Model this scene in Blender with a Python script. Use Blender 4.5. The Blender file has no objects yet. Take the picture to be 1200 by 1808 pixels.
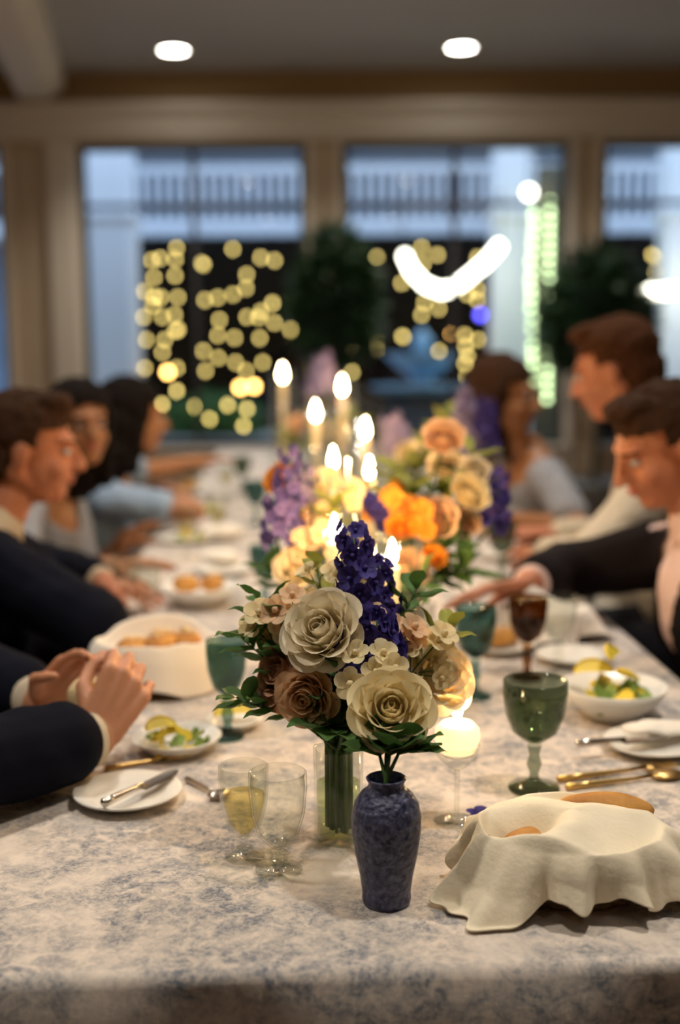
import bpy, bmesh, math, random
from mathutils import Vector as V, Matrix as M, noise as NZ
random.seed(7)
S = bpy.context.scene
COL = S.collection
PI = math.pi

# ------------------------------------------------------------------ camera, sky, exposure
FPX, CZ = 2100.0, 1.35
PITCH, ROLL = math.atan((904 - 615) / FPX), math.radians(0.4)
cF = V((0, math.cos(PITCH), -math.sin(PITCH)))
_u = V((0, math.sin(PITCH), math.cos(PITCH))); _r = V((1, 0, 0))
cR = _r * math.cos(ROLL) - _u * math.sin(ROLL)
cU = _u * math.cos(ROLL) + _r * math.sin(ROLL)
cC = V((0, 0, CZ))
cam = bpy.data.cameras.new('camera')
cam_o = bpy.data.objects.new('camera', cam); COL.objects.link(cam_o)
cam_o.matrix_world = M(((cR.x, cU.x, -cF.x, 0), (cR.y, cU.y, -cF.y, 0), (cR.z, cU.z, -cF.z, CZ), (0, 0, 0, 1)))
cam.sensor_fit = 'VERTICAL'; cam.sensor_height = 36.0
cam.lens = 36.0 * FPX / 1808
cam.clip_start = 0.05
cam.dof.use_dof = True
cam.dof.focus_distance = 1.36
cam.dof.aperture_fstop = 1.8
S.camera = cam_o
S.view_settings.view_transform = 'Standard'; S.view_settings.look = 'None'
S.view_settings.gamma = 1.0; S.view_settings.use_curve_mapping = False
S.view_settings.exposure = 0.0
S.cycles.transparent_max_bounces = 64
S.cycles.max_bounces = 10
w = bpy.data.worlds.new('dusk'); S.world = w; w.use_nodes = True
bg = w.node_tree.nodes['Background']
bg.inputs[0].default_value = (0.43, 0.58, 0.82, 1); bg.inputs[1].default_value = 3.0
DOWNLIGHT_W, CANDLE_W = 36.0, 3.2


def A(px, py, y):      # point of the scene seen at a pixel, at a depth
    r = cR * (px - 600) / FPX + cU * (904 - py) / FPX + cF
    return cC + r * (y / r.y)


def T(px, py, z=0.752):     # point seen at a pixel, at a height
    r = cR * (px - 600) / FPX + cU * (904 - py) / FPX + cF
    return cC + r * ((z - CZ) / r.z)


# ------------------------------------------------------------------ materials
def mat(name, col, rough=0.6, metal=0.0, emit=None, es=0.0, nscale=0, namt=0.15, bump=0.0, bscale=40, sss=0.0, sheen=0.0, col2=None):
    m = bpy.data.materials.new(name); m.use_nodes = True
    nt = m.node_tree; b = nt.nodes['Principled BSDF']
    c = (*col, 1)
    b.inputs['Base Color'].default_value = c
    b.inputs['Roughness'].default_value = rough
    b.inputs['Metallic'].default_value = metal
    if sss:
        b.inputs['Subsurface Weight'].default_value = sss
        b.inputs['Subsurface Radius'].default_value = (1.0, 0.35, 0.2)
        b.inputs['Subsurface Scale'].default_value = 0.01
    if sheen: b.inputs['Sheen Weight'].default_value = sheen
    if emit:
        b.inputs['Emission Color'].default_value = (*emit, 1)
        b.inputs['Emission Strength'].default_value = es
    if nscale or bump:
        tc = nt.nodes.new('ShaderNodeTexCoord')
    if nscale:
        n = nt.nodes.new('ShaderNodeTexNoise'); n.inputs['Scale'].default_value = nscale; n.inputs['Detail'].default_value = 4
        nt.links.new(tc.outputs['Object'], n.inputs['Vector'])
        r = nt.nodes.new('ShaderNodeValToRGB')
        d = col2 or tuple(x * (1 - namt) for x in col)
        r.color_ramp.elements[0].position = 0.35; r.color_ramp.elements[1].position = 0.65
        r.color_ramp.elements[0].color = (*d, 1); r.color_ramp.elements[1].color = (*[min(1, x * (1 + namt * .4)) for x in col], 1) if not col2 else c
        nt.links.new(n.outputs['Fac'], r.inputs['Fac']); nt.links.new(r.outputs['Color'], b.inputs['Base Color'])
    if bump:
        n2 = nt.nodes.new('ShaderNodeTexNoise'); n2.inputs['Scale'].default_value = bscale; n2.inputs['Detail'].default_value = 6
        nt.links.new(tc.outputs['Object'], n2.inputs['Vector'])
        bp = nt.nodes.new('ShaderNodeBump'); bp.inputs['Strength'].default_value = bump; bp.inputs['Distance'].default_value = 0.01
        nt.links.new(n2.outputs['Fac'], bp.inputs['Height']); nt.links.new(bp.outputs['Normal'], b.inputs['Normal'])
    return m


def glass(name, tint, gl=0.9, rough=0.02):
    m = bpy.data.materials.new(name); m.use_nodes = True
    nt = m.node_tree; nt.nodes.remove(nt.nodes['Principled BSDF'])
    out = nt.nodes['Material Output']
    t = nt.nodes.new('ShaderNodeBsdfTransparent'); t.inputs[0].default_value = (*tint, 1)
    g = nt.nodes.new('ShaderNodeBsdfGlossy'); g.inputs['Roughness'].default_value = rough
    lw = nt.nodes.new('ShaderNodeLayerWeight'); lw.inputs[0].default_value = 0.5
    pw = nt.nodes.new('ShaderNodeMath'); pw.operation = 'POWER'; pw.inputs[1].default_value = 3.5
    mu = nt.nodes.new('ShaderNodeMath'); mu.operation = 'MULTIPLY_ADD'; mu.inputs[1].default_value = gl * .6; mu.inputs[2].default_value = .035
    mx = nt.nodes.new('ShaderNodeMixShader')
    nt.links.new(lw.outputs[1], pw.inputs[0]); nt.links.new(pw.outputs[0], mu.inputs[0]); nt.links.new(mu.outputs[0], mx.inputs[0])
    nt.links.new(t.outputs[0], mx.inputs[1]); nt.links.new(g.outputs[0], mx.inputs[2])
    nt.links.new(mx.outputs[0], out.inputs[0])
    return m


def translucent(name, col, amt=0.35, nscale=0, col2=None):
    m = mat(name, col, 0.7, nscale=nscale, col2=col2)
    nt = m.node_tree; b = nt.nodes['Principled BSDF']; out = nt.nodes['Material Output']
    t = nt.nodes.new('ShaderNodeBsdfTranslucent'); t.inputs[0].default_value = (*col, 1)
    mx = nt.nodes.new('ShaderNodeMixShader'); mx.inputs[0].default_value = amt
    nt.links.new(b.outputs[0], mx.inputs[1]); nt.links.new(t.outputs[0], mx.inputs[2]); nt.links.new(mx.outputs[0], out.inputs[0])
    return m


def toile(name):
    m = bpy.data.materials.new(name); m.use_nodes = True
    nt = m.node_tree; b = nt.nodes['Principled BSDF']; b.inputs['Roughness'].default_value = 0.85
    b.inputs['Sheen Weight'].default_value = 0.1
    tc = nt.nodes.new('ShaderNodeTexCoord')

    def nz(scale, det, lo, hi, rough=0.6, dist=0.0):
        n = nt.nodes.new('ShaderNodeTexNoise'); n.inputs['Scale'].default_value = scale; n.inputs['Detail'].default_value = det
        n.inputs['Roughness'].default_value = rough; n.inputs['Distortion'].default_value = dist
        nt.links.new(tc.outputs['Object'], n.inputs['Vector'])
        r = nt.nodes.new('ShaderNodeMapRange'); r.inputs[1].default_value = lo; r.inputs[2].default_value = hi
        nt.links.new(n.outputs['Fac'], r.inputs[0]); return r.outputs[0]
    big = nz(8, 4, 0.28, 0.56, 0.6, 0.6)
    mid = nz(40, 4, 0.33, 0.56, 0.65, 0.8)
    fine = nz(170, 3, 0.34, 0.60, 0.6, 0.8)

    def mul(a, c, op='MULTIPLY'):
        q = nt.nodes.new('ShaderNodeMath'); q.operation = op; q.use_clamp = True
        for i, x in enumerate((a, c)):
            if isinstance(x, float): q.inputs[i].default_value = x
            else: nt.links.new(x, q.inputs[i])
        return q.outputs[0]
    f = mul(mul(mul(big, 0.85), mul(mul(mid, 0.8), 0.15, 'ADD')), mul(mul(fine, 0.55), 0.45, 'ADD'))
    mx = nt.nodes.new('ShaderNodeMix'); mx.data_type = 'RGBA'
    mx.inputs[6].default_value = (0.78, 0.68, 0.58, 1); mx.inputs[7].default_value = (0.040, 0.088, 0.155, 1)
    nt.links.new(f, mx.inputs[0]); nt.links.new(mx.outputs[2], b.inputs['Base Color'])
    wv = nt.nodes.new('ShaderNodeTexNoise'); wv.inputs['Scale'].default_value = 300
    nt.links.new(tc.outputs['Object'], wv.inputs['Vector'])
    bp = nt.nodes.new('ShaderNodeBump'); bp.inputs['Strength'].default_value = 0.15; bp.inputs['Distance'].default_value = 0.002
    nt.links.new(wv.outputs['Fac'], bp.inputs['Height']); nt.links.new(bp.outputs['Normal'], b.inputs['Normal'])
    return m


MT = dict(
    ceil=mat('ceiling_paint', (0.52, 0.515, 0.50), 0.9, bump=0.05, bscale=60),
    wall=mat('tan_wall_paint', (0.62, 0.50, 0.35), 0.85, bump=0.05, bscale=80),
    frieze=mat('shaded_frieze_paint', (0.40, 0.27, 0.13), 0.85, bump=0.05, bscale=80),  # tan wall with the shade under the ceiling painted into its colour
    trim=mat('cream_trim_paint', (0.80, 0.73, 0.61), 0.55, bump=0.03),
    floor=mat('dark_wood_floor', (0.13, 0.075, 0.04), 0.4, nscale=6, bump=0.1),
    frame=mat('dark_bronze', (0.035, 0.035, 0.04), 0.45),
    pane=glass('window_glass', (0.93, 0.96, 0.98), 0.7),
    wpaint=mat('white_porch_paint', (0.80, 0.82, 0.85), 0.6, bump=0.03),
    siding=mat('grey_blue_siding', (0.24, 0.30, 0.39), 0.7, nscale=3),
    rail=mat('dark_rail', (0.06, 0.075, 0.10), 0.5),
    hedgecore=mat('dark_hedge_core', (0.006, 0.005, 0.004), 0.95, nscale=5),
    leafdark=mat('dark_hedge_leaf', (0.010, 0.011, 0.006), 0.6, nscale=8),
    leafroom=mat('deep_green_leaf', (0.025, 0.075, 0.025), 0.5, nscale=8),
    leafplant=mat('green_planter_leaf', (0.05, 0.16, 0.03), 0.5, nscale=8),
    stone=mat('grey_stone', (0.30, 0.33, 0.34), 0.8, nscale=12, bump=0.3),
    fount=mat('blue_lit_fountain_stone', (0.26, 0.46, 0.62), 0.5, nscale=10, bump=0.2),  # blue light falling on the stone is painted into its base colour
    darkst=mat('dark_fountain_base', (0.03, 0.035, 0.045), 0.7, nscale=10),
    paving=mat('paving', (0.12, 0.11, 0.10), 0.9, nscale=5, bump=0.2),
    bulb=mat('warm_bulb', (1, 0.8, 0.4), 0.4, emit=(1.0, 0.70, 0.19), es=8),
    bulbw=mat('white_bulb', (1, 0.95, 0.8), 0.4, emit=(1.0, 0.92, 0.70), es=12),
    bulbg=mat('pale_green_bulb', (0.9, 1, 0.6), 0.4, emit=(0.80, 1.0, 0.48), es=6),
    bulbo=mat('amber_bulb', (1, 0.6, 0.2), 0.4, emit=(1.0, 0.50, 0.12), es=26),
    bulbb=mat('blue_bulb', (0.2, 0.2, 1), 0.4, emit=(0.12, 0.10, 1.0), es=10),
    wire=mat('black_wire', (0.02, 0.02, 0.02), 0.6),
    bark=mat('palm_bark', (0.12, 0.10, 0.06), 0.9, nscale=14, bump=0.5),
    lampface=mat('downlight_lens', (1, 1, 1), 0.4, emit=(1.0, 0.95, 0.86), es=25),
    cloth=toile('blue_toile_cloth'),
    wood=mat('chair_wood', (0.10, 0.05, 0.025), 0.45, nscale=10, bump=0.1),
    cream=mat('cream_chair_paint', (0.50, 0.44, 0.34), 0.5, nscale=10),
    linen=mat('white_linen', (0.84, 0.79, 0.70), 0.85, bump=0.12, bscale=160, sheen=0.2),
    linenw=mat('ivory_linen', (0.88, 0.78, 0.58), 0.85, bump=0.12, bscale=160, sheen=0.2),
    wicker=mat('brown_wicker', (0.16, 0.09, 0.04), 0.7, nscale=30, bump=0.4),
    bread=mat('bread_crust', (0.66, 0.33, 0.07), 0.7, nscale=25, col2=(0.42, 0.17, 0.03), bump=0.2, bscale=60),
    crumb=mat('bread_crumb', (0.80, 0.62, 0.34), 0.85, nscale=40, bump=0.3, bscale=90),
    china=mat('white_china', (0.80, 0.78, 0.72), 0.25),
    steel=mat('silver_steel', (0.62, 0.58, 0.52), 0.22, 1.0),
    gold=mat('brushed_gold', (0.62, 0.42, 0.16), 0.3, 1.0),
    clear=glass('clear_glass', (0.95, 0.96, 0.94), 1.0),
    teal=glass('teal_glass', (0.44, 0.58, 0.57), 0.8),
    green=glass('grey_green_glass', (0.53, 0.58, 0.51), 0.9),
    amber=glass('brown_glass', (0.50, 0.32, 0.16), 0.8),
    wine=glass('pale_wine', (0.92, 0.85, 0.56), 0.5),
    water=glass('vase_water', (0.86, 0.92, 0.72), 0.4),
    lime=mat('lemon', (0.80, 0.62, 0.05), 0.5, nscale=20, bump=0.1),
    salad=mat('salad_leaf', (0.20, 0.30, 0.05), 0.6, nscale=14),
    wax=mat('ivory_wax_flame_glow', (0.85, 0.74, 0.55), 0.5, sss=0.3, emit=(1.0, 0.50, 0.18), es=0.25),  # faint emission paints the flame's light into the wax
    waxlit=mat('glowing_ivory_wax', (0.9, 0.75, 0.55), 0.5, emit=(1.0, 0.62, 0.30), es=1.6),  # stronger painted flame glow for the round candle
    flame=mat('candle_flame', (1, 0.8, 0.5), 0.5, emit=(1.0, 0.74, 0.40), es=100),
    rose=translucent('ivory_rose_petal', (0.90, 0.78, 0.47)),
    rosew=translucent('white_rose_petal', (0.90, 0.81, 0.60)),
    blush=translucent('blush_rose_petal', (0.62, 0.36, 0.22)),
    peach=translucent('peach_rose_petal', (0.88, 0.62, 0.38)),
    orange=translucent('orange_petal', (0.85, 0.36, 0.03)),
    purple=translucent('indigo_petal', (0.075, 0.06, 0.34), 0.25, nscale=20, col2=(0.05, 0.03, 0.20)),
    violet=translucent('violet_petal', (0.15, 0.12, 0.38), 0.35, nscale=20, col2=(0.10, 0.07, 0.26)),
    lilac=translucent('lilac_petal', (0.30, 0.26, 0.46)),
    stem=mat('flower_stem', (0.06, 0.13, 0.03), 0.5),
    leaf=translucent('flower_leaf', (0.07, 0.16, 0.035), 0.25, nscale=10),
    leafy=translucent('yellow_green_leaf', (0.30, 0.33, 0.06), 0.3, nscale=10),
    bluevase=mat('blue_patterned_ceramic', (0.115, 0.125, 0.21), 0.3, nscale=150, col2=(0.015, 0.018, 0.065), bump=0.6, bscale=120),
    skin=mat('skin_warm', (0.55, 0.25, 0.135), 0.5, sss=0.15, nscale=12, namt=0.15),
    skinr=mat('skin_ruddy', (0.47, 0.175, 0.085), 0.5, sss=0.15, nscale=12, namt=0.15),
    skint=mat('skin_tan', (0.36, 0.155, 0.06), 0.5, sss=0.15, nscale=12, namt=0.15),
    lip=mat('lips', (0.42, 0.12, 0.09), 0.45), eye=mat('eye_white', (0.50, 0.45, 0.40), 0.2), iris=mat('dark_iris', (0.03, 0.02, 0.015), 0.2),
    hairb=mat('brown_hair', (0.045, 0.022, 0.012), 0.85, nscale=60, bump=0.6, bscale=90),
    hairk=mat('black_hair', (0.010, 0.007, 0.006), 0.85, nscale=60, bump=0.6, bscale=90),
    haira=mat('auburn_hair', (0.065, 0.026, 0.011), 0.85, nscale=60, bump=0.6, bscale=90),
    navy=mat('navy_suit', (0.004, 0.005, 0.011), 0.85, bump=0.1, bscale=200),
    char=mat('dark_brown_suit', (0.013, 0.010, 0.011), 0.85, bump=0.1, bscale=200),
    shirtw=mat('white_shirt', (0.52, 0.46, 0.36), 0.8, bump=0.1, bscale=60),
    shirtp=mat('pink_shirt', (0.74, 0.55, 0.50), 0.8, bump=0.1, bscale=60),
    topg=mat('pale_grey_top', (0.27, 0.28, 0.31), 0.85, bump=0.2, bscale=60),
    topb=mat('pale_blue_top', (0.28, 0.38, 0.52), 0.85, bump=0.2, bscale=60),
    trous=mat('dark_trousers', (0.015, 0.015, 0.02), 0.9),
    shoe=mat('black_shoe', (0.012, 0.010, 0.010), 0.4),
)


for k_ in ('hairb', 'hairk', 'haira', 'navy', 'char', 'trous', 'topg', 'topb', 'shirtw', 'shirtp', 'hedgecore', 'leafdark', 'cloth'):
    MT[k_].node_tree.nodes['Principled BSDF'].inputs['Specular IOR Level'].default_value = 0.08


# ------------------------------------------------------------------ mesh helpers
class MB:
    def __init__(s): s.v = []; s.f = []

    def add(s, vs, fs):
        n = len(s.v); s.v += [tuple(x) for x in vs]; s.f += [tuple(i + n for i in f) for f in fs]; return s

    def box(s, a, b, rot=0.0):
        (x0, y0, z0), (x1, y1, z1) = a, b
        vs = [V((x, y, z)) for z in (z0, z1) for x, y in ((x0, y0), (x1, y0), (x1, y1), (x0, y1))]
        return s.add(vs, [(3, 2, 1, 0), (4, 5, 6, 7), (0, 1, 5, 4), (1, 2, 6, 5), (2, 3, 7, 6), (3, 0, 4, 7)])

    def lathe(s, prof, seg=24, c=(0, 0, 0), sx=1, sy=1):     # prof: (r,z) list; closed at r=0 ends
        vs, fs = [], []
        for r, z in prof:
            for k in range(seg):
                a = 2 * PI * k / seg
                vs.append((c[0] + r * sx * math.cos(a), c[1] + r * sy * math.sin(a), c[2] + z))
        for i in range(len(prof) - 1):
            for k in range(seg):
                k2 = (k + 1) % seg
                fs.append((i * seg + k, i * seg + k2, (i + 1) * seg + k2, (i + 1) * seg + k))
        return s.add(vs, fs)

    def tube(s, pts, rs, seg=8):
        pts = [V(p) for p in pts]
        if not isinstance(rs, (list, tuple)): rs = [rs] * len(pts)
        vs, fs = [], []; x = None
        for i, p in enumerate(pts):
            t = (pts[min(i + 1, len(pts) - 1)] - pts[max(i - 1, 0)]).normalized()
            if x is None:
                x = t.orthogonal().normalized()
            x = (x - t * x.dot(t)).normalized(); y = t.cross(x)
            for k in range(seg):
                a = 2 * PI * k / seg
                vs.append(p + (x * math.cos(a) + y * math.sin(a)) * rs[i])
        n = len(pts)
        for i in range(n - 1):
            for k in range(seg):
                k2 = (k + 1) % seg
                fs.append((i * seg + k, i * seg + k2, (i + 1) * seg + k2, (i + 1) * seg + k))
        fs.append(tuple(reversed(range(seg)))); fs.append(tuple((n - 1) * seg + k for k in range(seg)))
        return s.add(vs, fs)

    def cap(s, a, b, ra, rb, seg=12):       # tapered capsule
        a, b = V(a), V(b); t = (b - a)
        if t.length < 1e-6: t = V((0, 0, 1e-4)); b = a + t
        t.normalize(); pts, rs = [], []
        for k in range(4):
            q = PI / 2 * (k + .25) / 4
            pts.append(a - t * ra * math.cos(q)); rs.append(ra * math.sin(q))
        pts.append(a); rs.append(ra); pts.append(b); rs.append(rb)
        for k in range(3, -1, -1):
            q = PI / 2 * (k + .25) / 4
            pts.append(b + t * rb * math.cos(q)); rs.append(rb * math.sin(q))
        return s.tube(pts, rs, seg)

    def ell(s, c, ax, seg=18, rings=11):     # ellipsoid, ax = three axis vectors with length
        c = V(c); vs, fs = [], []
        for i in range(1, rings):
            th = PI * i / rings
            for k in range(seg):
                a = 2 * PI * k / seg
                vs.append(c + ax[0] * math.sin(th) * math.cos(a) + ax[1] * math.sin(th) * math.sin(a) + ax[2] * math.cos(th))
        top, bot = len(vs), len(vs) + 1
        vs += [c + ax[2], c - ax[2]]
        for i in range(rings - 2):
            for k in range(seg):
                k2 = (k + 1) % seg
                fs.append((i * seg + k, (i + 1) * seg + k, (i + 1) * seg + k2, i * seg + k2))
        for k in range(seg):
            k2 = (k + 1) % seg
            fs.append((top, k, k2)); fs.append((bot, (rings - 2) * seg + k2, (rings - 2) * seg + k))
        return s.add(vs, fs)

    def grid(s, fn, nu, nv, wrap=False):
        vs = [fn(i / nu, j / nv) for j in range(nv + 1) for i in range(nu if wrap else nu + 1)]
        w_ = nu if wrap else nu + 1; fs = []
        for j in range(nv):
            for i in range(nu):
                i2 = (i + 1) % w_ if wrap else i + 1
                fs.append((j * w_ + i, j * w_ + i2, (j + 1) * w_ + i2, (j + 1) * w_ + i))
        return s.add(vs, fs)

    def mesh(s, name, m, smooth=True):
        me = bpy.data.meshes.new(name); me.from_pydata(s.v, [], s.f)
        if smooth: me.polygons.foreach_set('use_smooth', [True] * len(me.polygons))
        me.materials.append(m); me.update(); return me


def link(name, me, parent=None, loc=(0, 0, 0), mtx=None):
    o = bpy.data.objects.new(name, me); COL.objects.link(o)
    if parent: o.parent = parent
    if mtx is not None: o.matrix_local = mtx
    else: o.location = loc
    return o


def obj(name, mb, m, parent=None, smooth=True, loc=(0, 0, 0), label=None, rel=None):
    if rel is not None:
        q = V(rel); mb.v = [tuple(V(x) - q) for x in mb.v]
    o = link(name, mb.mesh(name, m, smooth), parent, loc)
    if label: o['label'] = label
    return o


def tag(o, label, cat, group=None):
    o['label'] = label; o['category'] = cat
    if group: o['group'] = group
    return o


def thing(name, label, cat, loc=(0, 0, 0), group=None, rz=0):
    o = bpy.data.objects.new(name, None); COL.objects.link(o); o.empty_display_size = .05
    o.location = loc; o.rotation_euler = (0, 0, rz)
    return tag(o, label, cat, group)


def copy_tree(o, parent=None):
    c = o.copy(); COL.objects.link(c)
    if parent: c.parent = parent
    for ch in list(o.children): copy_tree(ch, c)
    return c


def struct(name, mb, m, smooth=False, parent=None):
    o = obj(name, mb, m, parent, smooth); o['kind'] = 'structure'; return o


def dep(o, mods):
    """apply modifiers by evaluation, return the new mesh"""
    for t, kw in mods:
        md = o.modifiers.new(t, t)
        for k, v_ in kw.items(): setattr(md, k, v_)
    dg = bpy.context.evaluated_depsgraph_get(); dg.update()
    me = bpy.data.meshes.new_from_object(o.evaluated_get(dg)); return me


def remesh(mb, vox, m, smooth_it=3, dec=None):
    o = link('remesh_source', mb.mesh('remesh_source', m))
    mods = [('REMESH', dict(mode='VOXEL', voxel_size=vox, use_smooth_shade=True))]
    if smooth_it: mods.append(('SMOOTH', dict(factor=0.5, iterations=smooth_it)))
    if dec: mods.append(('DECIMATE', dict(ratio=dec)))
    me = dep(o, mods)
    src = o.data; bpy.data.objects.remove(o); bpy.data.meshes.remove(src)
    me.polygons.foreach_set('use_smooth', [True] * len(me.polygons))
    if not me.materials: me.materials.append(m)
    return me


def join(mes, name, m):
    b = MB()
    for me in mes: b.add([v.co for v in me.vertices], [tuple(p.vertices) for p in me.polygons])
    for me in mes: bpy.data.meshes.remove(me)
    return b.mesh(name, m)


# ------------------------------------------------------------------ room shell
YW = 9.0                       # window wall
CE = 3.34                      # ceiling height
struct('floor', MB().box((-5.2, -3, -0.1), (5.2, 9.2, 0)), MT['floor'])
struct('ceiling', MB().box((-5.2, -3, CE), (5.2, 9.2, CE + .1)), MT['ceil'])
struct('wall_left', MB().box((-5.3, -3, 0), (-5.2, 9.2, CE)), MT['wall'])
struct('wall_right', MB().box((5.2, -3, 0), (5.3, 9.2, CE)), MT['wall'])
struct('wall_near', MB().box((-5.2, -3.1, 0), (5.2, -3, CE)), MT['wall'])
# window openings along the far wall
WINS = [(-4.25, -2.47), (-1.91, -0.235), (0.035, 1.70), (1.955, 3.65)]
ZS, ZT = 0.62, 2.845
wb = MB().box((-5.2, YW, 0), (5.2, YW + .2, ZS)).box((-5.2, YW, ZT), (5.2, YW + .2, CE))
xs = [-5.2] + [x for p in WINS for x in p] + [5.2]
for i in range(0, len(xs), 2): wb.box((xs[i], YW, ZS), (xs[i + 1], YW + .2, ZT))
struct('wall_far', wb, MT['wall'])
struct('trim_1', MB().box((-5.2, YW - .012, 3.12), (5.2, YW - .002, CE)), MT['frieze'])     # frieze band of the tan wall, its shade painted as darker brown
cp = [(0, 2.865), (.05, 2.865), (.05, 2.90), (.075, 2.91), (.075, 3.0), (.10, 3.03), (.15, 3.08), (.15, 3.118), (0, 3.118)]
cb = MB()
n_ = len(cp)
cb.add([(x, YW - d, z) for x in (-5.2, 5.2) for d, z in cp], [(i, (i + 1) % n_, n_ + (i + 1) % n_, n_ + i) for i in range(n_)])
struct('trim_2', cb, MT['trim'])                                                         # cornice
# pilasters beside the openings
pb = MB()
for x0, x1 in ((-2.13, -1.93), (-0.222, -0.185), (-0.01, 0.022), (1.715, 1.75), (1.905, 1.94), (-2.46, -2.42)):
    pb.box((x0, YW - .045, 0), (x1, YW - .002, 2.863))
struct('trim_3', pb, MT['trim'])
# ceiling beam running towards the table room
bm_ = MB()
bx = [(-2.30, 3.13), (-2.10, 3.13), (-1.98, 3.20), (-1.98, CE - .002), (-2.30, CE - .002)]
bm_.add([(x + 0.17 * min(3, 9 - yy), yy, z) for yy in (8.84, 6.0, -2.99) for x, z in bx],
        [(0, 1, 6, 5), (1, 2, 7, 6), (2, 3, 8, 7), (3, 4, 9, 8), (4, 0, 5, 9), (4, 3, 2, 1, 0), (5, 6, 11, 10), (6, 7, 12, 11), (7, 8, 13, 12), (8, 9, 14, 13), (9, 5, 10, 14), (10, 11, 12, 13, 14)])
struct('trim_4', bm_, MT['trim'])
for nm, a, b in (('baseboard_far', (-5.2, YW - .02, 0), (-2.14, YW - .002, .14)), ('baseboard_left', (-5.198, -3, 0), (-5.18, 8.9, .14)), ('baseboard_right', (5.18, -3, 0), (5.198, 8.9, .14))):
    struct(nm, MB().box(a, b), MT['trim'])
for i, (x0, x1) in enumerate(WINS):
    wn = bpy.data.objects.new('window_%d' % (i + 1), None); COL.objects.link(wn); wn.location = (0, 0, 0); wn['kind'] = 'structure'
    t = .045; y0, y1 = YW + .06, YW + .11
    f = MB().box((x0, y0, ZS), (x0 + t, y1, ZT)).box((x1 - t, y0, ZS), (x1, y1, ZT)).box((x0 + t, y0, ZT - t), (x1 - t, y1, ZT)).box((x0 + t, y0, ZS), (x1 - t, y1, ZS + t))
    struct('window_frame', f, MT['frame'], parent=wn)
    xm = (x0 + x1) / 2
    struct('mullion', MB().box((xm - .02, y0 + .005, ZS + t), (xm + .02, y1 - .005, ZT - t)), MT['frame'], parent=wn)
    for a, b in ((x0 + t, xm - .02), (xm + .02, x1 - t)):
        struct('transom', MB().box((a, y0 + .005, 2.39), (b, y1 - .005, 2.425)), MT['frame'], parent=wn)
        for za, zb in ((ZS + t, 2.39), (2.425, ZT - t)):
            struct('pane', MB().box((a, y0 + .02, za), (b, y0 + .026, zb)), MT['pane'], parent=wn)
    struct('window_sill', MB().box((x0 - .03, YW - .06, ZS - .035), (x1 + .03, YW + .06, ZS)), MT['trim'], parent=wn)

# ceiling downlights
DL = [(-1.09, 8.30), (0.83, 8.28), (-1.09, 5.9), (0.83, 5.9), (-1.09, 3.5), (0.83, 3.5), (-1.09, 1.3), (0.83, 1.3), (-1.09, -0.7), (0.83, -0.7)]  # last pair is unseen, added as weak fill on flowers and cloth front
DLN = ['recessed round ceiling downlight on the left near the window wall', 'recessed round ceiling downlight on the right near the window wall']
for i, (x, y) in enumerate(DL):
    row = ['', 'above the far half of the table', 'above the middle of the table', 'above the near end of the table', 'added behind the near end of the table as weak fill'][i // 2]
    lab = DLN[i] if i < 2 else 'recessed round ceiling downlight %s, %s side' % (row, 'left' if i % 2 == 0 else 'right')
    d = thing('ceiling_downlight', lab, 'light', (x, y, CE), 'recessed ceiling downlights')
    obj('trim_ring', MB().lathe([(.085, -.001), (.115, -.001), (.118, -.006), (.108, -.014), (.088, -.014), (.085, -.001)], 32), MT['trim'], d)
    obj('lens', MB().lathe([(0, -.004), (.085, -.004), (.085, -.009), (0, -.009)], 32), MT['lampface'], d)
    L = bpy.data.lights.new('downlight_lamp', 'SPOT'); L.energy = DOWNLIGHT_W * (4.2 if i < 6 else 3.4 if i < 8 else 0.3); L.color = (1.0, 0.90, 0.78)
    L.spot_size = math.radians(118); L.spot_blend = 0.9; L.shadow_soft_size = .09
    lo = link('downlight_lamp', L, d, (0, 0, -.03))


# ------------------------------------------------------------------ outside: porch, hedge, lights
struct('floor_porch', MB().box((-7, 9.2, -.12), (7, 16, -.02)), MT['paving'])
YB = 12.6
bal = thing('balcony_house', 'white balustraded porch house standing behind the dark hedge', 'building', (0, YB, -.02))
zf0, zf1 = A(600, 417, YB).z, A(600, 388, YB).z      # balcony floor edge
R_ = (0, YB, -.02)
obj('floor_band', MB().box((-6, YB - .1, zf0), (6, YB + .9, zf1)), MT['wpaint'], bal, False, rel=R_)
zr = A(600, 305, YB).z; zh = A(600, 366, YB).z
obj('top_rail', MB().box((-6, YB - .06, zr), (6, YB + .04, zr + .07)), MT['wpaint'], bal, False, rel=R_)
obj('dark_rail', MB().box((-6, YB - .05, zh - .03), (6, YB + .03, zh + .035)), MT['rail'], bal, False, rel=R_)
bal_me = MB().box((-.022, -.022, 0), (.022, .022, zr - zf1)).mesh('baluster', MT['wpaint'], False)
x = -3.4
while x < 4.0:
    link('baluster', bal_me, bal, (x, -.01, zf1 + .02)); x += .115
plk = MB().box((-6, 0, 0), (6, .03, .14)).mesh('siding_plank', MT['siding'], False)
for k in range(14): link('siding_plank', plk, bal, (0, .92 - .012 * (k % 2), zf1 + .02 + k * .145))
obj('lower_wall', MB().box((-6, YB + .95, 0), (6, YB + 1.1, zf0 + 2.3)), MT['siding'], bal, False, rel=R_)
for zz, dz in ((A(600, 262, YB).z, .06), (A(600, 285, YB).z, .03)):
    obj('upper_band', MB().box((-6, YB + .3, zz), (6, YB + .5, zz + dz)), MT['wpaint'], bal, False, rel=R_)
obj('eaves', MB().box((-6, YB - .3, A(600, 225, YB).z), (6, YB + 1.1, A(600, 225, YB).z + .1)), MT['siding'], bal, False, rel=R_)


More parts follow.
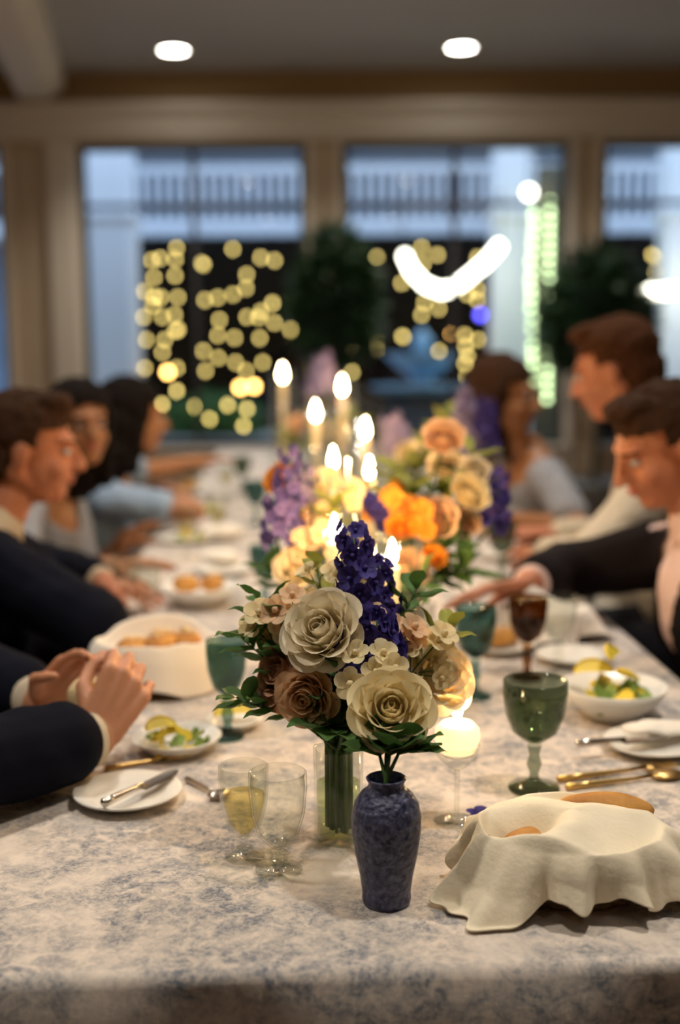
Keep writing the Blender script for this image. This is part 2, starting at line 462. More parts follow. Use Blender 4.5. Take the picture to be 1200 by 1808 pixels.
def column(px0, px1, y, label):
    a, b = A(px0, 500, y).x, A(px1, 500, y).x; c, r = (a + b) / 2, (b - a) / 2
    t = thing('porch_column', label, 'column', (c, y, -.02), 'white porch columns')
    z1 = A(600, 250, y).z + .6; zc = A(600, 385, y).z
    obj('shaft', MB().box((-r, -r, .2), (r, r, zc)), MT['wpaint'], t, False)
    obj('plinth', MB().box((-r - .05, -r - .05, 0), (r + .05, r + .05, .2)), MT['wpaint'], t, False)
    obj('neck_moulding', MB().box((-r - .04, -r - .04, zc), (r + .04, r + .04, zc + .06)), MT['wpaint'], t, False)
    obj('upper_shaft', MB().box((-r * .97, -r * .97, zc + .06), (r * .97, r * .97, z1)), MT['wpaint'], t, False)


column(128, 238, 11.1, 'white square porch column outside the left window')
column(868, 934, 11.4, 'white square porch column beside the lit palm trunk')
column(1165, 1230, 11.4, 'white square porch column outside the right window, cut by the frame')

# hedge: one box clad with leaves
YH = 12.1
hx0, hx1, hz = A(244, 500, YH).x, 4.6, A(600, 417, YH).z
hd = thing('dark_hedge', 'tall dark clipped hedge hung with fairy lights below the balcony', 'hedge', ((hx0 + hx1) / 2, YH, -.02))
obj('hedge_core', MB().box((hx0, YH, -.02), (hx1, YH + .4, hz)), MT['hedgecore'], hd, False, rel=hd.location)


def leaf_cloud(n, fpos, ln, wd, rnd):
    b = MB()
    for _ in range(n):
        p, d = fpos(rnd); s_ = d.orthogonal().normalized(); s_.rotate(M.Rotation(rnd.random() * 6.28, 3, d))
        l = ln * rnd.uniform(.6, 1.2); w_ = wd * rnd.uniform(.7, 1.2); k = d.cross(s_) * l * .12
        b.add([p, p + d * l * .5 + s_ * w_ + k, p + d * l, p + d * l * .5 - s_ * w_ + k], [(0, 1, 2, 3)])
    return b


rn = random.Random(3)
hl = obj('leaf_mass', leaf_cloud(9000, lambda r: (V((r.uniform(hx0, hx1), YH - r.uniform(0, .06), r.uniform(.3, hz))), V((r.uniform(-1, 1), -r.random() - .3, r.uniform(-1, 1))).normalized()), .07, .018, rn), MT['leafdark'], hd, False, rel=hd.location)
hl['kind'] = 'stuff'

bulb_me = MB().ell((0, 0, 0), (V((.019, 0, 0)), V((0, .019, 0)), V((0, 0, .024))), 10, 7).mesh('bulb', MT['bulb'])
STR = {'left window': [(252, [560, 600, 650]), (270, [460, 490, 540]), (284, [525, 560, 600, 622]), (308, [438, 458, 487, 525, 556, 582, 650]), (357, [465, 530, 620, 655]),
                       (384, [565, 592, 632]), (411, [440, 520, 640]), (432, [485, 560, 655]), (457, [455, 550, 597, 640]), (482, [460, 535, 570]), (512, [510, 532, 556, 582]), (531, [480, 500])],
       'middle window': [(623, [580, 625]), (664, [455, 500, 575, 618]), (712, [500, 595]), (747, [437, 535, 556, 602]), (775, [450, 545, 620]), (823, [520, 592, 612, 642, 664]), (845, [455, 512, 530, 600])],
       'right window': [(1085, [450, 505, 545]), (1108, [470, 600]), (1128, [480, 492, 530]), (1152, [450, 575, 592]), (1162, [480, 600]), (1182, [420, 470, 535]), (1196, [440, 520, 555])]}
ORD = ['first', 'second', 'third', 'fourth', 'fifth', 'sixth', 'seventh', 'eighth', 'ninth', 'tenth', 'eleventh', 'twelfth']
for wn_, lst in STR.items():
    for i, (px, ys) in enumerate(lst):
        y = 11.86; p0 = A(px, 419, y)
        t = thing('fairy_light_string', 'hanging string of warm fairy lights, %s from the left outside the %s' % (ORD[i], wn_), 'fairy lights', (p0.x, y, p0.z), 'fairy light strings on the hedge')
        zb = A(px, max(ys), y).z - p0.z - .05
        hk = MB().tube([(0, 0, 0), (0, .14, .05), (0, .26, .01)], .004, 5)
        obj('wire', MB().tube([(0, 0, 0), (.006, 0, zb * .5), (0, 0, zb)], .0035, 5), MT['wire'], t)
        obj('hook', hk, MT['wire'], t)
        for py in ys + [random.uniform(440, 670)]:
            link('bulb', bulb_me, t, (random.uniform(-.02, .02), -.01, A(px, py, y).z - p0.z))

# amber bulbs in the hedge and one blue lamp
ab_me = MB().ell((0, 0, 0), (V((.032, 0, 0)), V((0, .032, 0)), V((0, 0, .036))), 12, 8)
for px, py, l, m in ((296, 657, 'round amber lantern glowing low on the hedge behind the woman with black hair', 'bulbo'), (424, 684, 'left one of the two amber lanterns close together under the fairy lights', 'bulbo'), (448, 682, 'right one of the two amber lanterns close together under the fairy lights', 'bulbo'),
                     (800, 590, 'amber lantern on the hedge just right of the fountain top', 'bulbo'), (848, 556, 'blue glowing lantern beside the white porch column', 'bulbb')):
    p = A(px, py, 11.7)
    t = thing('hanging_lantern', l, 'lantern', p)
    link('globe', ab_me.mesh('globe', MT[m]), t)
    obj('cap', MB().lathe([(0, .05), (.02, .045), (.024, .03), (0, .03)], 10), MT['wire'], t)
    obj('bracket', MB().tube([(0, 0, .048), (0, .2, .10), (0, .45, .10)], .005, 5), MT['wire'], t)

# palm trunk wound with bright lights
pt = A(968, 640, 10.9); zt = A(960, 352, 10.9).z
t = thing('palm_trunk', 'palm trunk wound with bright pale green lights beside the porch column', 'tree', (pt.x, 10.9, -.02))
obj('trunk', MB().lathe([(0, 0), (.19, 0), (.16, .3), (.14, zt * .5), (.13, zt), (.14, zt + .3), (0, zt + .32)], 16), MT['bark'], t)
wp = []; tn = 22
for i in range(tn * 14 + 1):
    a = 2 * PI * i / 14; z = .85 + (zt - .85) * i / (tn * 14); rw = .172 + .02 * math.sin(i * .37) * math.sin(i * .11); wp.append((rw * math.cos(a), rw * math.sin(a), z))
t2 = thing('wound_light_string', 'string of bright pale green bulbs wound around the palm trunk', 'fairy lights', (pt.x, 10.9, -.02))
obj('wire', MB().tube(wp, .004, 4), MT['wire'], t2)
bg_me = MB().ell((0, 0, 0), (V((.024, 0, 0)), V((0, .024, 0)), V((0, 0, .026))), 8, 6).mesh('bulb', MT['bulbg'])
for i, p in enumerate(wp):
    if math.sin(2 * PI * i / 14) < .15 and i % 2 == 0:
        link('bulb', bg_me, t2, (p[0] * 1.12, p[1] * 1.12, p[2]))
p = A(934, 340, 10.7)
t = thing('porch_lamp', 'single white globe lamp hanging above the lit palm trunk', 'lamp', p)
obj('globe', MB().ell((0, 0, 0), (V((.05, 0, 0)), V((0, .05, 0)), V((0, 0, .05)))), MT['bulbw'], t)
obj('drop_rod', MB().tube([(0, 0, .045), (0, 0, 1.2)], .008, 6), MT['wire'], t)


# two bright swags of festoon bulbs
def swag(pts, y, label, n):
    P = [A(a, b, y) for a, b in pts]; c = P[len(P) // 2]
    t = thing('festoon_garland', label, 'festoon lights', c, 'bright festoon garlands')
    D = [0]
    for a, b in zip(P, P[1:]): D.append(D[-1] + (b - a).length)

    def at(s_):
        s_ *= D[-1]
        for i in range(len(P) - 1):
            if s_ <= D[i + 1] + 1e-9: return P[i].lerp(P[i + 1], (s_ - D[i]) / (D[i + 1] - D[i]))
        return P[-1]
    e0, e1 = V((P[0].x, YB - .11, zf0 + .12)), V((P[-1].x, YB - .11, zf0 + .12)); u0, u1 = V((P[0].x, P[0].y, zf0 + .2)), V((P[-1].x, P[-1].y, zf0 + .2))
    obj('cable', MB().tube([e0 - c, u0 - c] + [at(k / 30) - c + V((0, 0, .045)) for k in range(31)] + [u1 - c, e1 - c], .007, 5), MT['wire'], t)
    me = MB().ell((0, 0, 0), (V((.042, 0, 0)), V((0, .042, 0)), V((0, 0, .05))), 12, 8).mesh('bulb', MT['bulbw'])
    for k in range(n): link('bulb', me, t, at((k + .5) / n) - c)
    return t


swag([(712, 448), (726, 478), (750, 503), (780, 514), (806, 505), (830, 486), (856, 464), (884, 432)], 10.7, 'curved garland of bright white bulbs sagging above the fountain', 20)
swag([(1066, 494), (1090, 505), (1120, 512), (1160, 515), (1205, 512), (1260, 500), (1310, 470)], 10.7, 'nearly level garland of bright white bulbs outside the right window', 17)

# tiered fountain
fp = A(745, 690, 10.6)
fz = lambda py: A(745, py, 10.6).z
t = thing('tiered_fountain', 'tiered stone fountain with pale blue light in its colour under the bright garland', 'fountain', (fp.x, 10.6, -.02))
k = .02
obj('lower_basin', MB().lathe([(0, fz(700) + k), (.36, fz(694) + k), (.44, fz(684) + k), (.46, fz(681) + k), (.43, fz(683) + k), (.34, fz(690) + k), (0, fz(692) + k)], 40, sx=1.05, sy=.9), MT['fount'], t)
obj('base_drum', MB().lathe([(0, 0), (.40, 0), (.36, .1), (.33, fz(705)), (0, fz(705))], 32), MT['darkst'], t)
obj('upper_bowl', MB().lathe([(0, fz(668) + k), (.10, fz(666) + k), (.20, fz(652) + k), (.29, fz(636) + k), (.335, fz(624) + k), (.31, fz(625) + k), (.2, fz(640) + k), (0, fz(650) + k)], 40), MT['fount'], t)
obj('pedestal', MB().lathe([(.16, fz(690) + k), (.13, fz(682) + k), (.085, fz(672) + k), (.11, fz(664) + k), (0, fz(662) + k)], 24), MT['fount'], t)
obj('finial', MB().lathe([(.10, fz(640)), (.11, fz(628)), (.07, fz(618)), (.085, fz(605)), (.10, fz(598)), (.06, fz(588)), (.02, fz(578)), (0, fz(574))], 24), MT['fount'], t)

# round stone planter
pp = A(375, 775, 10.2)
t = thing('round_planter', 'wide round stone planter full of low green plants outside the left window', 'planter', (pp.x, 10.2, -.02))
zr = A(375, 766, 10.2).z + .02
obj('rim', MB().lathe([(.42, zr - .08), (.52, zr - .05), (.54, zr), (.50, zr + .01), (.44, zr - .01)], 40), MT['stone'], t)
obj('bowl', MB().lathe([(0, .02), (.25, 0), (.30, .1), (.42, zr - .1), (.43, zr - .05)], 40), MT['darkst'], t)
obj('soil', MB().lathe([(0, zr - .03), (.45, zr - .03)], 32), MT['hedgecore'], t)
lo_ = obj('leaf_mass', leaf_cloud(1500, lambda r: ((lambda a, q: V((q * math.cos(a), q * math.sin(a), zr - .03 + r.random() * .36 * (1 - q * q * 3))))(r.random() * 6.28, .42 * math.sqrt(r.random())), V((r.uniform(-1, 1), r.uniform(-1, 1), r.uniform(.0, 1))).normalized()), .12, .022, rn), MT['leafplant'], t, False)
lo_['kind'] = 'stuff'
for i, (px, py) in enumerate(((312, 688), (286, 714), (345, 722), (370, 742), (400, 692), (436, 722), (436, 766))):
    pass
tps = [A(px, py, 9.85) for px, py in ((286, 714), (312, 690), (345, 718), (370, 740), (402, 715), (436, 722), (430, 752))]
t2 = thing('planter_light_string', 'short string of warm fairy lights lying over the planter greenery', 'fairy lights', tps[3])
obj('wire', MB().tube([q - tps[3] for q in tps], .004, 5), MT['wire'], t2)
for q in tps: link('bulb', bulb_me, t2, q - tps[3] + V((0, -.01, 0)))


# potted trees indoors, before the piers
def potted(px, y, py0, py1, hw, label):
    c = A(px, 600, y); z0, z1 = A(px, py1, y).z, A(px, py0, y).z; h = (z1 - z0) / 2; cz = (z0 + z1) / 2; r = hw / FPX * y
    t = thing('potted_tree', label, 'plant', (c.x, y, 0), 'potted trees before the window piers')
    obj('pot', MB().lathe([(0, 0), (.15, 0), (.20, .36), (.215, .37), (.215, .40), (.19, .40), (.18, .35), (0, .34)], 24), MT['stone'], t)
    obj('trunk', MB().tube([(0, 0, .33), (.02, .01, .7), (-.01, 0, cz - h * .2)], [.028, .022, .015], 8), MT['bark'], t)

    def fp_(rr):
        while 1:
            q = V((rr.uniform(-1, 1), rr.uniform(-1, 1), rr.uniform(-1, 1)))
            if q.length < 1: break
        q.x *= 1 - .25 * q.z
        return V((q.x * r, q.y * min(r, .30), cz + q.z * h)), (V((q.x, q.y, q.z * .4 + rr.uniform(-.6, .5))) + V((rr.uniform(-.5, .5),) * 1 + (rr.uniform(-.5, .5), 0))).normalized()
    o = obj('leaf_mass', leaf_cloud(1900, fp_, .16, .02, rn), MT['leafroom'], t, False); o['kind'] = 'stuff'


potted(592, 8.55, 405, 640, 66, 'dark leafy potted tree before the pier between the left and middle windows')
potted(1052, 8.5, 440, 660, 84, 'dark bushy potted tree before the pier at the right window')

# ------------------------------------------------------------------ dining table and cloth
TA = math.radians(2.2); TH = .57; TL = 6.1
TO = V((.077, 1.100, 0))        # middle of the near edge


def tab(x, y, z=0.0):           # table coordinates (across, along) to the room
    return V((TO.x + x * math.cos(TA) - y * math.sin(TA), TO.y + x * math.sin(TA) + y * math.cos(TA), z))


tt = thing('dining_table', 'long dining table hidden under the blue toile cloth', 'table', TO, rz=TA)
obj('tabletop', MB().box((-TH + .015, .015, .715), (TH - .015, TL - .015, .744)), MT['wood'], tt, False)
for x in (-.48, .48):
    for y in (.12, TL - .12): obj('leg', MB().box((x - .03, y - .03, 0), (x + .03, y + .03, .715)), MT['wood'], tt, False)
DR = (.40, .115, .40, .115)


def cloth_pt(u, v):
    """u around the rim, v from the rim down"""
    per = [(-TH, 0), (TH, 0), (TH, TL), (-TH, TL)]
    lens = [2 * TH, TL, 2 * TH, TL]; s_ = (u % 1) * sum(lens); i = 0
    while s_ > lens[i] and i < 3: s_ -= lens[i]; i += 1
    a, b = V(per[i]), V(per[(i + 1) % 4]); p = a.lerp(b, s_ / lens[i]); d = (b - a).normalized(); n = V((d.y, -d.x))
    f = s_ / lens[i] * lens[i]
    wv = (.018 * math.sin(f * 13 + i) * v + .010 * math.sin(f * 29 + i * 2) * v) * min(1, DR[i] * 3) * min(1, f * 6, (lens[i] - f) * 6)
    rr = .012; z = .749
    if v < .1: q = v / .1 * PI / 2; p = p + n * rr * math.sin(q); z -= rr * (1 - math.cos(q))
    else: p = p + n * (rr + wv * 1.0 + .02 * v * (DR[i] > .2)); z -= rr + (v - .1) / .9 * DR[i]
    return V((p.x, p.y, z))


cb = MB()
nu = 560; lv = [0, .03, .06, .1, .25, .4, .6, .8, 1]
vs = [cloth_pt(i / nu, v) for v in lv for i in range(nu)]
cb.add(vs, [(j * nu + i, (j + 1) * nu + i, (j + 1) * nu + (i + 1) % nu, j * nu + (i + 1) % nu) for j in range(len(lv) - 1) for i in range(nu)])
cb.add([(-TH, 0, .749), (TH, 0, .749), (TH, TL, .749), (-TH, TL, .749)], [(0, 1, 2, 3)])
cl = obj('tablecloth', cb, MT['cloth'], None, True, TO); cl.rotation_euler = (0, 0, TA)
for poly in cl.data.polygons:
    if len(poly.vertices) == 4 and poly.normal.z > .99: poly.use_smooth = False
tag(cl, 'blue toile patterned cream cloth covering the long dining table', 'tablecloth')
TZ = .7505     # cloth surface


# ------------------------------------------------------------------ people
def orth(f, up):
    f = f.normalized(); l = up.cross(f).normalized(); return f, l, f.cross(l)


def frame_from(yaw, pitch=0, roll=0):
    m = M.Rotation(yaw, 3, 'Z') @ M.Rotation(-pitch, 3, 'Y') @ M.Rotation(roll, 3, 'X')
    return m @ V((1, 0, 0)), m @ V((0, 1, 0)), m @ V((0, 0, 1))


def hand_caps(b, wr, d, pn, side, curl=.5, k=1.0, thumb_in=.5, spread=.1):
    """palm, four fingers, thumb; d forward, pn the palm's facing, side = direction to the thumb"""
    d = d.normalized(); s_ = side - d * side.dot(d); s_.normalize()
    pn = pn - d * pn.dot(d) - s_ * pn.dot(s_); pn.normalize()
    ln = [.092, .096, .091, .080]
    fl = [(.040, .025, .020), (.044, .029, .021), (.041, .027, .020), (.032, .020, .018)]
    for i in range(4):
        o = (1.5 - i) * .0205
        base = wr + (d * ln[i] + s_ * o) * k
        b.cap(wr + (d * .012 + s_ * o * .55) * k, base, .0145 * k, .0115 * k, 8)
        p = base; ang = curl * .5; dd = (d + s_ * (1.5 - i) * spread).normalized()
        for j, L_ in enumerate(fl[i]):
            ang += curl * (.35, .65, .45)[j]
            v_ = dd * math.cos(ang) + pn * math.sin(ang)
            q = p + v_ * L_ * k
            b.cap(p, q, (.0092, .0084, .0076)[j] * k, (.0086, .0078, .0066)[j] * k, 8); p = q
    p = wr + (d * .025 + s_ * .024 + pn * .006) * k
    q = p + (d * .032 + s_ * .026 + pn * .016) * k; b.cap(p, q, .0150 * k, .0115 * k, 8)
    r = q + (d * .030 + s_ * (.014 - .02 * thumb_in) + pn * .016 * (1 + thumb_in)) * k; b.cap(q, r, .0105 * k, .0095 * k, 8)
    b.cap(r, r + (d * .024 - s_ * .012 * thumb_in + pn * .012) * k, .0095 * k, .0075 * k, 8)


def over(p, m=.03):
    q = p - TO; x = q.x * math.cos(TA) + q.y * math.sin(TA); y = -q.x * math.sin(TA) + q.y * math.cos(TA)
    return abs(x) < TH + m and -m < y < TL + m


def ik(sh, wr, l1, l2, pole):
    if over(wr, .2) and wr.z > .68: wr = V((wr.x, wr.y, max(wr.z, TZ + .056)))
    d = wr - sh; L_ = min(d.length, (l1 + l2) * .995); dn = d.normalized()
    wr = sh + dn * L_
    a = (l1 * l1 - l2 * l2 + L_ * L_) / (2 * L_); h = math.sqrt(max(0, l1 * l1 - a * a))
    pl = pole - dn * pole.dot(dn); pl.normalize(); best = None
    for k in range(0, 19):
        for sg in (1, -1):
            e = sh + dn * a + (M.Rotation(sg * k * .16, 3, dn) @ pl) * h
            bad = sum(max(0, TZ + lim - .016 * u / 10 - p.z) for u in range(1, 11) for p, lim in ((sh.lerp(e, u / 10), .075), (e.lerp(wr, u / 10), .066)) if over(p, .05) and p.z > TZ - .2) + .002 * k / 18
            if best is None or bad < best[0]: best = (bad, e)
    return best[1], wr


def person(label, pel, yaw, lean, side_lean, head_yaw, head_pitch, wl, wr_, skin='skin', hair='hairb', style='short', female=False, top=None, jacket=None, sleeve=1.0,
           hl=None, hr=None, k=1.0, head_off=(0, 0, 0), polel=None, poler=None, head_roll=0, fine=.0065, collar=True, head_at=None):
    f = V((math.cos(yaw), math.sin(yaw), 0)); l = V((-f.y, f.x, 0))
    s = (V((0, 0, 1)) + f * math.tan(lean) + l * math.tan(side_lean)).normalized()
    base0 = V((pel[0], pel[1], .545)); ks = 1.0
    if head_at is not None:
        for _ in range(4):
            nt_ = V(head_at) - s * .12 * k - f * .05 * k - V((0, 0, .055)); s = (nt_ - base0).normalized()
        ks = (nt_ - base0).length / (.49 * k); head_off = (0, 0, 0)
    f2, l2, s2 = orth(f - s * f.dot(s), s)
    W = .90 if female else 1.0
    base = V((pel[0], pel[1], 0))
    P0 = base0
    at = lambda a, b_, c: P0 + s * (a * k * ks) + l2 * (b_ * k) + f2 * (c * k)
    neck = at(.49, 0, .0)
    hc = neck + s * .12 * k + f * .05 * k + V((0, 0, .055)) + V(head_off)
    hf, hl_, hu = frame_from(head_yaw, head_pitch, head_roll)
    H = lambda a, b_, c: hc + (hf * a + hl_ * b_ + hu * c) * k * (0.96 if female else 1.0)
    hs = k * (0.96 if female else 1.0)
    shL, shR = at(.425, .172 * W, 0), at(.425, -.172 * W, 0)
    up, fo = (.285 * k, .255 * k) if not female else (.265 * k, .235 * k)
    eL, wl = ik(shL, V(wl), up, fo, V(polel) if polel else (V((0, 0, -1)) + l * .5 - f * .3))
    eR, wr_ = ik(shR, V(wr_), up, fo, V(poler) if poler else (V((0, 0, -1)) - l * .5 - f * .3))
    root = thing('person', label, 'person', base)
    am = .82 if female else 1.0

    def torso(b, g=0.0, lo=True, hips=True):
        def E_(a, c, rf, rl, rs): b.ell(at(a, 0, c), (f2 * (rf * k + g), l2 * (rl * W * k + g), s2 * (rs * k + g)))
        if hips: E_(.00, -.01, .125, .185 if female else .172, .13)
        E_(.14, 0, .105, .138, .15)
        E_(.30, .005, .120, .160, .17)
        b.cap(at(.415, .13 * W, -.005), at(.415, -.13 * W, -.005), .066 * k * (am + .05) + g, .066 * k * (am + .05) + g)
        b.cap(at(.42, .07, -.01), neck, .06 * k + g, .052 * k + g)
        b.cap(at(.42, -.07, -.01), neck, .06 * k + g, .052 * k + g)
        if female:
            for q in (.07, -.07): b.ell(at(.27, q, .085), (f2 * (.055 + g), l2 * (.062 + g), s2 * (.06 + g)))

    def arm(b, sh, el, wr, g=0.0, t=1.0, t0=0.0):
        if t <= .5:
            e2 = sh.lerp(el, t * 2); b.cap(sh, e2, .056 * am * k + g, .050 * am * k + g * 1.4); return
        b.cap(sh, el, .056 * am * k + g, .043 * am * k + g)
        e2 = el.lerp(wr, (t - .5) * 2); r2 = (.043 + (.029 - .043) * (t - .5) * 2) * am * k + g * 1.15
        b.cap(el, e2, .044 * am * k + g, r2)
    kn = []
    for q in (1, -1):
        hip = P0 + l * .09 * q * k + V((0, 0, -.01)); kk = hip + f * .43 * k + l * .03 * q + V((0, 0, -.03)); an = V((kk.x, kk.y, .085)) + f * .02
        kn.append((hip, kk, an))
    # body
    b = MB(); torso(b)
    arm(b, shL, eL, wl); arm(b, shR, eR, wr_)
    for hip, kk, an in kn:
        b.cap(hip, kk, .085, .058); b.cap(kk, an, .056, .038); b.cap(an, an + f * .15 + V((0, 0, -.045)), .04, .03)
    b.cap(neck - s * .02, H(-.02, 0, -.06), .054 * hs * (.88 if female else 1.05), .050 * hs * (.88 if female else 1.05))
    ax = lambda a, c, d: (hf * a * hs, hl_ * c * hs, hu * d * hs)
    b.ell(H(-.016, 0, .034), ax(.097, .076, .083)); b.ell(H(.02, 0, -.03), ax(.073, .064, .082))
    b.ell(H(.052, 0, -.082), ax(.036, .036, .028)); b.ell(H(.066, 0, .032), ax(.026, .052, .018))
    for q in (1, -1):
        b.ell(H(.055, .036 * q, -.03), ax(.03, .024, .028)); b.ell(H(-.012, .079 * q, -.008), ax(.019, .009, .031)); b.cap(H(-.02, .055 * q, -.045), H(.045, .022 * q, -.092), .022 * hs, .018 * hs, 8)
    b.cap(H(.090, 0, .018), H(.112, 0, -.022), .009 * hs, .0125 * hs, 8)
    for q in (1, -1): b.ell(H(.098, .012 * q, -.025), ax(.012, .009, .008))
    b.ell(H(.083, 0, -.052), ax(.015, .026, .014))
    me = remesh(b, fine, MT[skin], 2, .45)
    hb = MB()
    dl = (wl - eL).normalized(); dr = (wr_ - eR).normalized()
    hl = hl or {}; hr = hr or {}
    for wr0, el0, dd, hh, sd in ((wl, eL, dl, hl, -1), (wr_, eR, dr, hr, 1)):
        d_ = V(hh.get('d', dd)).normalized()
        if over(wr0, .12) and d_.z < -.06: d_ = V((d_.x, d_.y, 0)).normalized() + V((0, 0, -.06))
        pn = V(hh.get('pn', (0, 0, -1)))
        sv = V(hh['side']) if 'side' in hh else d_.cross(pn) * sd * -1
        hb.cap(wr0 - dd * .07, wr0, .030 * am * k, .027 * am * k)
        hand_caps(hb, wr0, d_, pn, sv, hh.get('curl', .22), k * (.92 if female else 1.02), hh.get('thumb', .5), hh.get('spread', .08))
    me2 = remesh(hb, .0033 if fine < .006 else .0040, MT[skin], 2, .6)
    mm = join([me, me2], 'body', MT[skin])
    Lc = lambda mesh_: [setattr(v, 'co', v.co - base) for v in mesh_.vertices]
    Lc(mm); link('body', mm, root)
    # face details
    for q in (1, -1):
        ey = obj('eye', MB().ell(H(.079, .031 * q, .008), ax(.0108, .0125, .0078), 12, 8), MT['eye'], root, rel=base)
        obj('iris', MB().ell(H(.0880, .031 * q, .008), ax(.003, .0058, .0055), 10, 6), MT['iris'], ey, rel=base)
        obj('eyebrow', MB().cap(H(.090, .016 * q, .030), H(.074, .050 * q, .030), .0042, .003, 6), MT[hair], root, rel=base)
    obj('lips', MB().ell(H(.095, 0, -.048), ax(.0065, .021, .0045), 12, 7).ell(H(.094, 0, -.057), ax(.0065, .018, .005), 12, 7), MT['lip'], root, rel=base)
    # hair
    b = MB(); b.ell(H(-.022, 0, .042), ax(.104, .086, .090))
    if style == 'long':
        b.ell(H(-.03, 0, .045), ax(.112, .098, .098)); b.ell(H(-.060, 0, -.03), ax(.085, .105, .12)); b.ell(H(-.07, 0, -.12), ax(.07, .112, .11))
        for q in (1, -1): b.cap(H(-.005, .072 * q, .03), H(-.02, .078 * q, -.16), .030, .026)
        b.cap(H(-.06, .04, -.1), at(.33, .05, -.12), .06, .035); b.cap(H(-.06, -.04, -.1), at(.33, -.05, -.12), .06, .035)
    elif style == 'bun':
        b.ell(H(-.115, 0, .02), ax(.05, .055, .05)); b.ell(H(-.05, 0, -.03), ax(.07, .078, .07))
    else:
        b.ell(H(-.055, 0, -.015), ax(.066, .079, .075)); b.ell(H(.035, 0, .108), ax(.05, .06, .025))
    me = remesh(b, .006, MT[hair], 2, None)
    bmh = bmesh.new(); bmh.from_mesh(me)
    inv = M((hf, hl_, hu))
    dele = []
    for v in bmh.verts:
        q = (inv @ (v.co - hc)) / hs
        line = .068 - abs(q.y) * .30 if style != 'short' else .062 - abs(q.y) * .15
        if q.x > .022 + (.0 if style == 'short' else .012) and q.z < line: dele.append(v)
        elif style == 'short' and q.x > -.035 and q.z < .012: dele.append(v)
        nn = NZ.noise(v.co * 40) * .006 + NZ.noise(v.co * 110) * .003
        v.co += v.normal * nn
    bmesh.ops.delete(bmh, geom=dele, context='VERTS'); bmh.to_mesh(me); bmh.free()
    Lc(me); link('hair', me, root)
    # clothes
    tr = MB()
    for hip, kk, an in kn: tr.cap(hip, kk, .10, .070); tr.cap(kk, an + V((0, 0, .03)), .070, .052)
    tr.ell(P0 + V((0, 0, -.02)), (f2 * .14, l2 * .185, s2 * .12))
    me = remesh(tr, .012, MT['trous'], 2); Lc(me); link('skirt' if female else 'trousers', me, root)
    for hip, kk, an in kn:
        obj('shoe', MB().cap(an + V((0, 0, -.045)) - f * .03, an + f * .16 + V((0, 0, -.052)), .043, .031), MT['shoe'], root, rel=base)

    def on_arm(p):
        for a, c in ((shL.lerp(eL, .45), eL), (eL, wl), (shR.lerp(eR, .45), eR), (eR, wr_)):
            d = c - a; u = max(0, min(1, (p - a).dot(d) / d.length_squared))
            if (p - a - d * u).length < .095: return True
        return False

    def garment(name, m, g, slv, cut=None, vox=.008):
        b = MB(); torso(b, g); arm(b, shL, eL, wl, g, slv); arm(b, shR, eR, wr_, g, slv)
        me = remesh(b, vox, MT[m], 3)
        bmh = bmesh.new(); bmh.from_mesh(me); dl_ = []
        for v in bmh.verts:
            q = v.co - P0; a_, b_, c_ = q.dot(s2) / k / ks, q.dot(l2) / k, q.dot(f2) / k
            if cut and cut(a_, b_, c_) and not on_arm(v.co): dl_.append(v)
            v.co += v.normal * (NZ.noise(v.co * 9) * .007 + NZ.noise(v.co * 22) * .004)
        bmesh.ops.delete(bmh, geom=dl_, context='VERTS'); bmh.to_mesh(me); bmh.free()
        o = link('cloth_source', me)
        me2 = dep(o, [('SOLIDIFY', dict(thickness=.003, offset=-1))])
        bpy.data.objects.remove(o); bpy.data.meshes.remove(me)
        Lc(me2); return link(name, me2, root)
    ncut = (lambda a_, b_, c_: a_ > .522 - max(0, c_) * .12) if not female else (lambda a_, b_, c_: a_ > .445 - max(0, c_) * .45 and abs(b_) < .115)
    garment('shirt' if not female else 'top', top, .012, sleeve if not jacket else .80, ncut)
    if collar and not female:
        for q in (1, -1):
            obj('collar', MB().grid(lambda u, v: neck + s * (.02 + .032 * v - .03 * u * v * 0) * k + (f2 * math.cos(PI * u * .97) + l2 * q * math.sin(PI * u * .97)) * (.066 - .012 * v) * k + f2 * (.012 * (1 - u) - .008) + s * (-.035 * (1 - v) * max(0, 1 - u * 3)), 16, 4), MT[top], root, rel=base)
    if jacket:
        for w0, e0 in ((wl, eL), (wr_, eR)):
            dd = (w0 - e0).normalized(); obj('cuff', MB().tube([w0 - dd * .05, w0 - dd * .006, w0 - dd * .004, w0 - dd * .006], [.040, .0385, .037, .030], 20), MT[top], root, rel=base)
        garment('jacket', jacket, .024, .88, lambda a_, b_, c_: a_ > .505 - max(0, c_) * .1 or (.02 < c_ < .26 and a_ > .16 and abs(b_) < .012 + (a_ - .16) * .32))
    return root, dict(H=H, at=at, neck=neck, wl=wl, wr=wr_, eL=eL, eR=eR)


def chair(x, y, yaw, label, m='wood'):
    t = thing('dining_chair', label, 'chair', (x, y, 0), 'dining chairs at the long table', yaw)
    obj('seat', MB().box((-.21, -.21, .405), (.21, .21, .44)), MT[m], t, False)
    for a, b in ((.18, .18), (.18, -.18)): obj('leg', MB().tube([(a, b, .405), (a + .01, b, 0)], [.019, .013], 8), MT[m], t)
    for b in (.185, -.185): obj('leg', MB().tube([(-.19, b, 0), (-.19, b, .42), (-.23, b, .66), (-.27, b, .90)], [.014, .019, .017, .013], 8), MT[m], t)
    obj('top_rail', MB().tube([(-.27, -.19, .89), (-.295, 0, .90), (-.27, .19, .89)], .022, 8), MT[m], t)
    for b in (-.11, -.055, 0, .055, .11): obj('spindle', MB().tube([(-.20, b, .43), (-.245, b, .66), (-.285 + abs(b) * .1, b, .89)], .009, 6), MT[m], t)


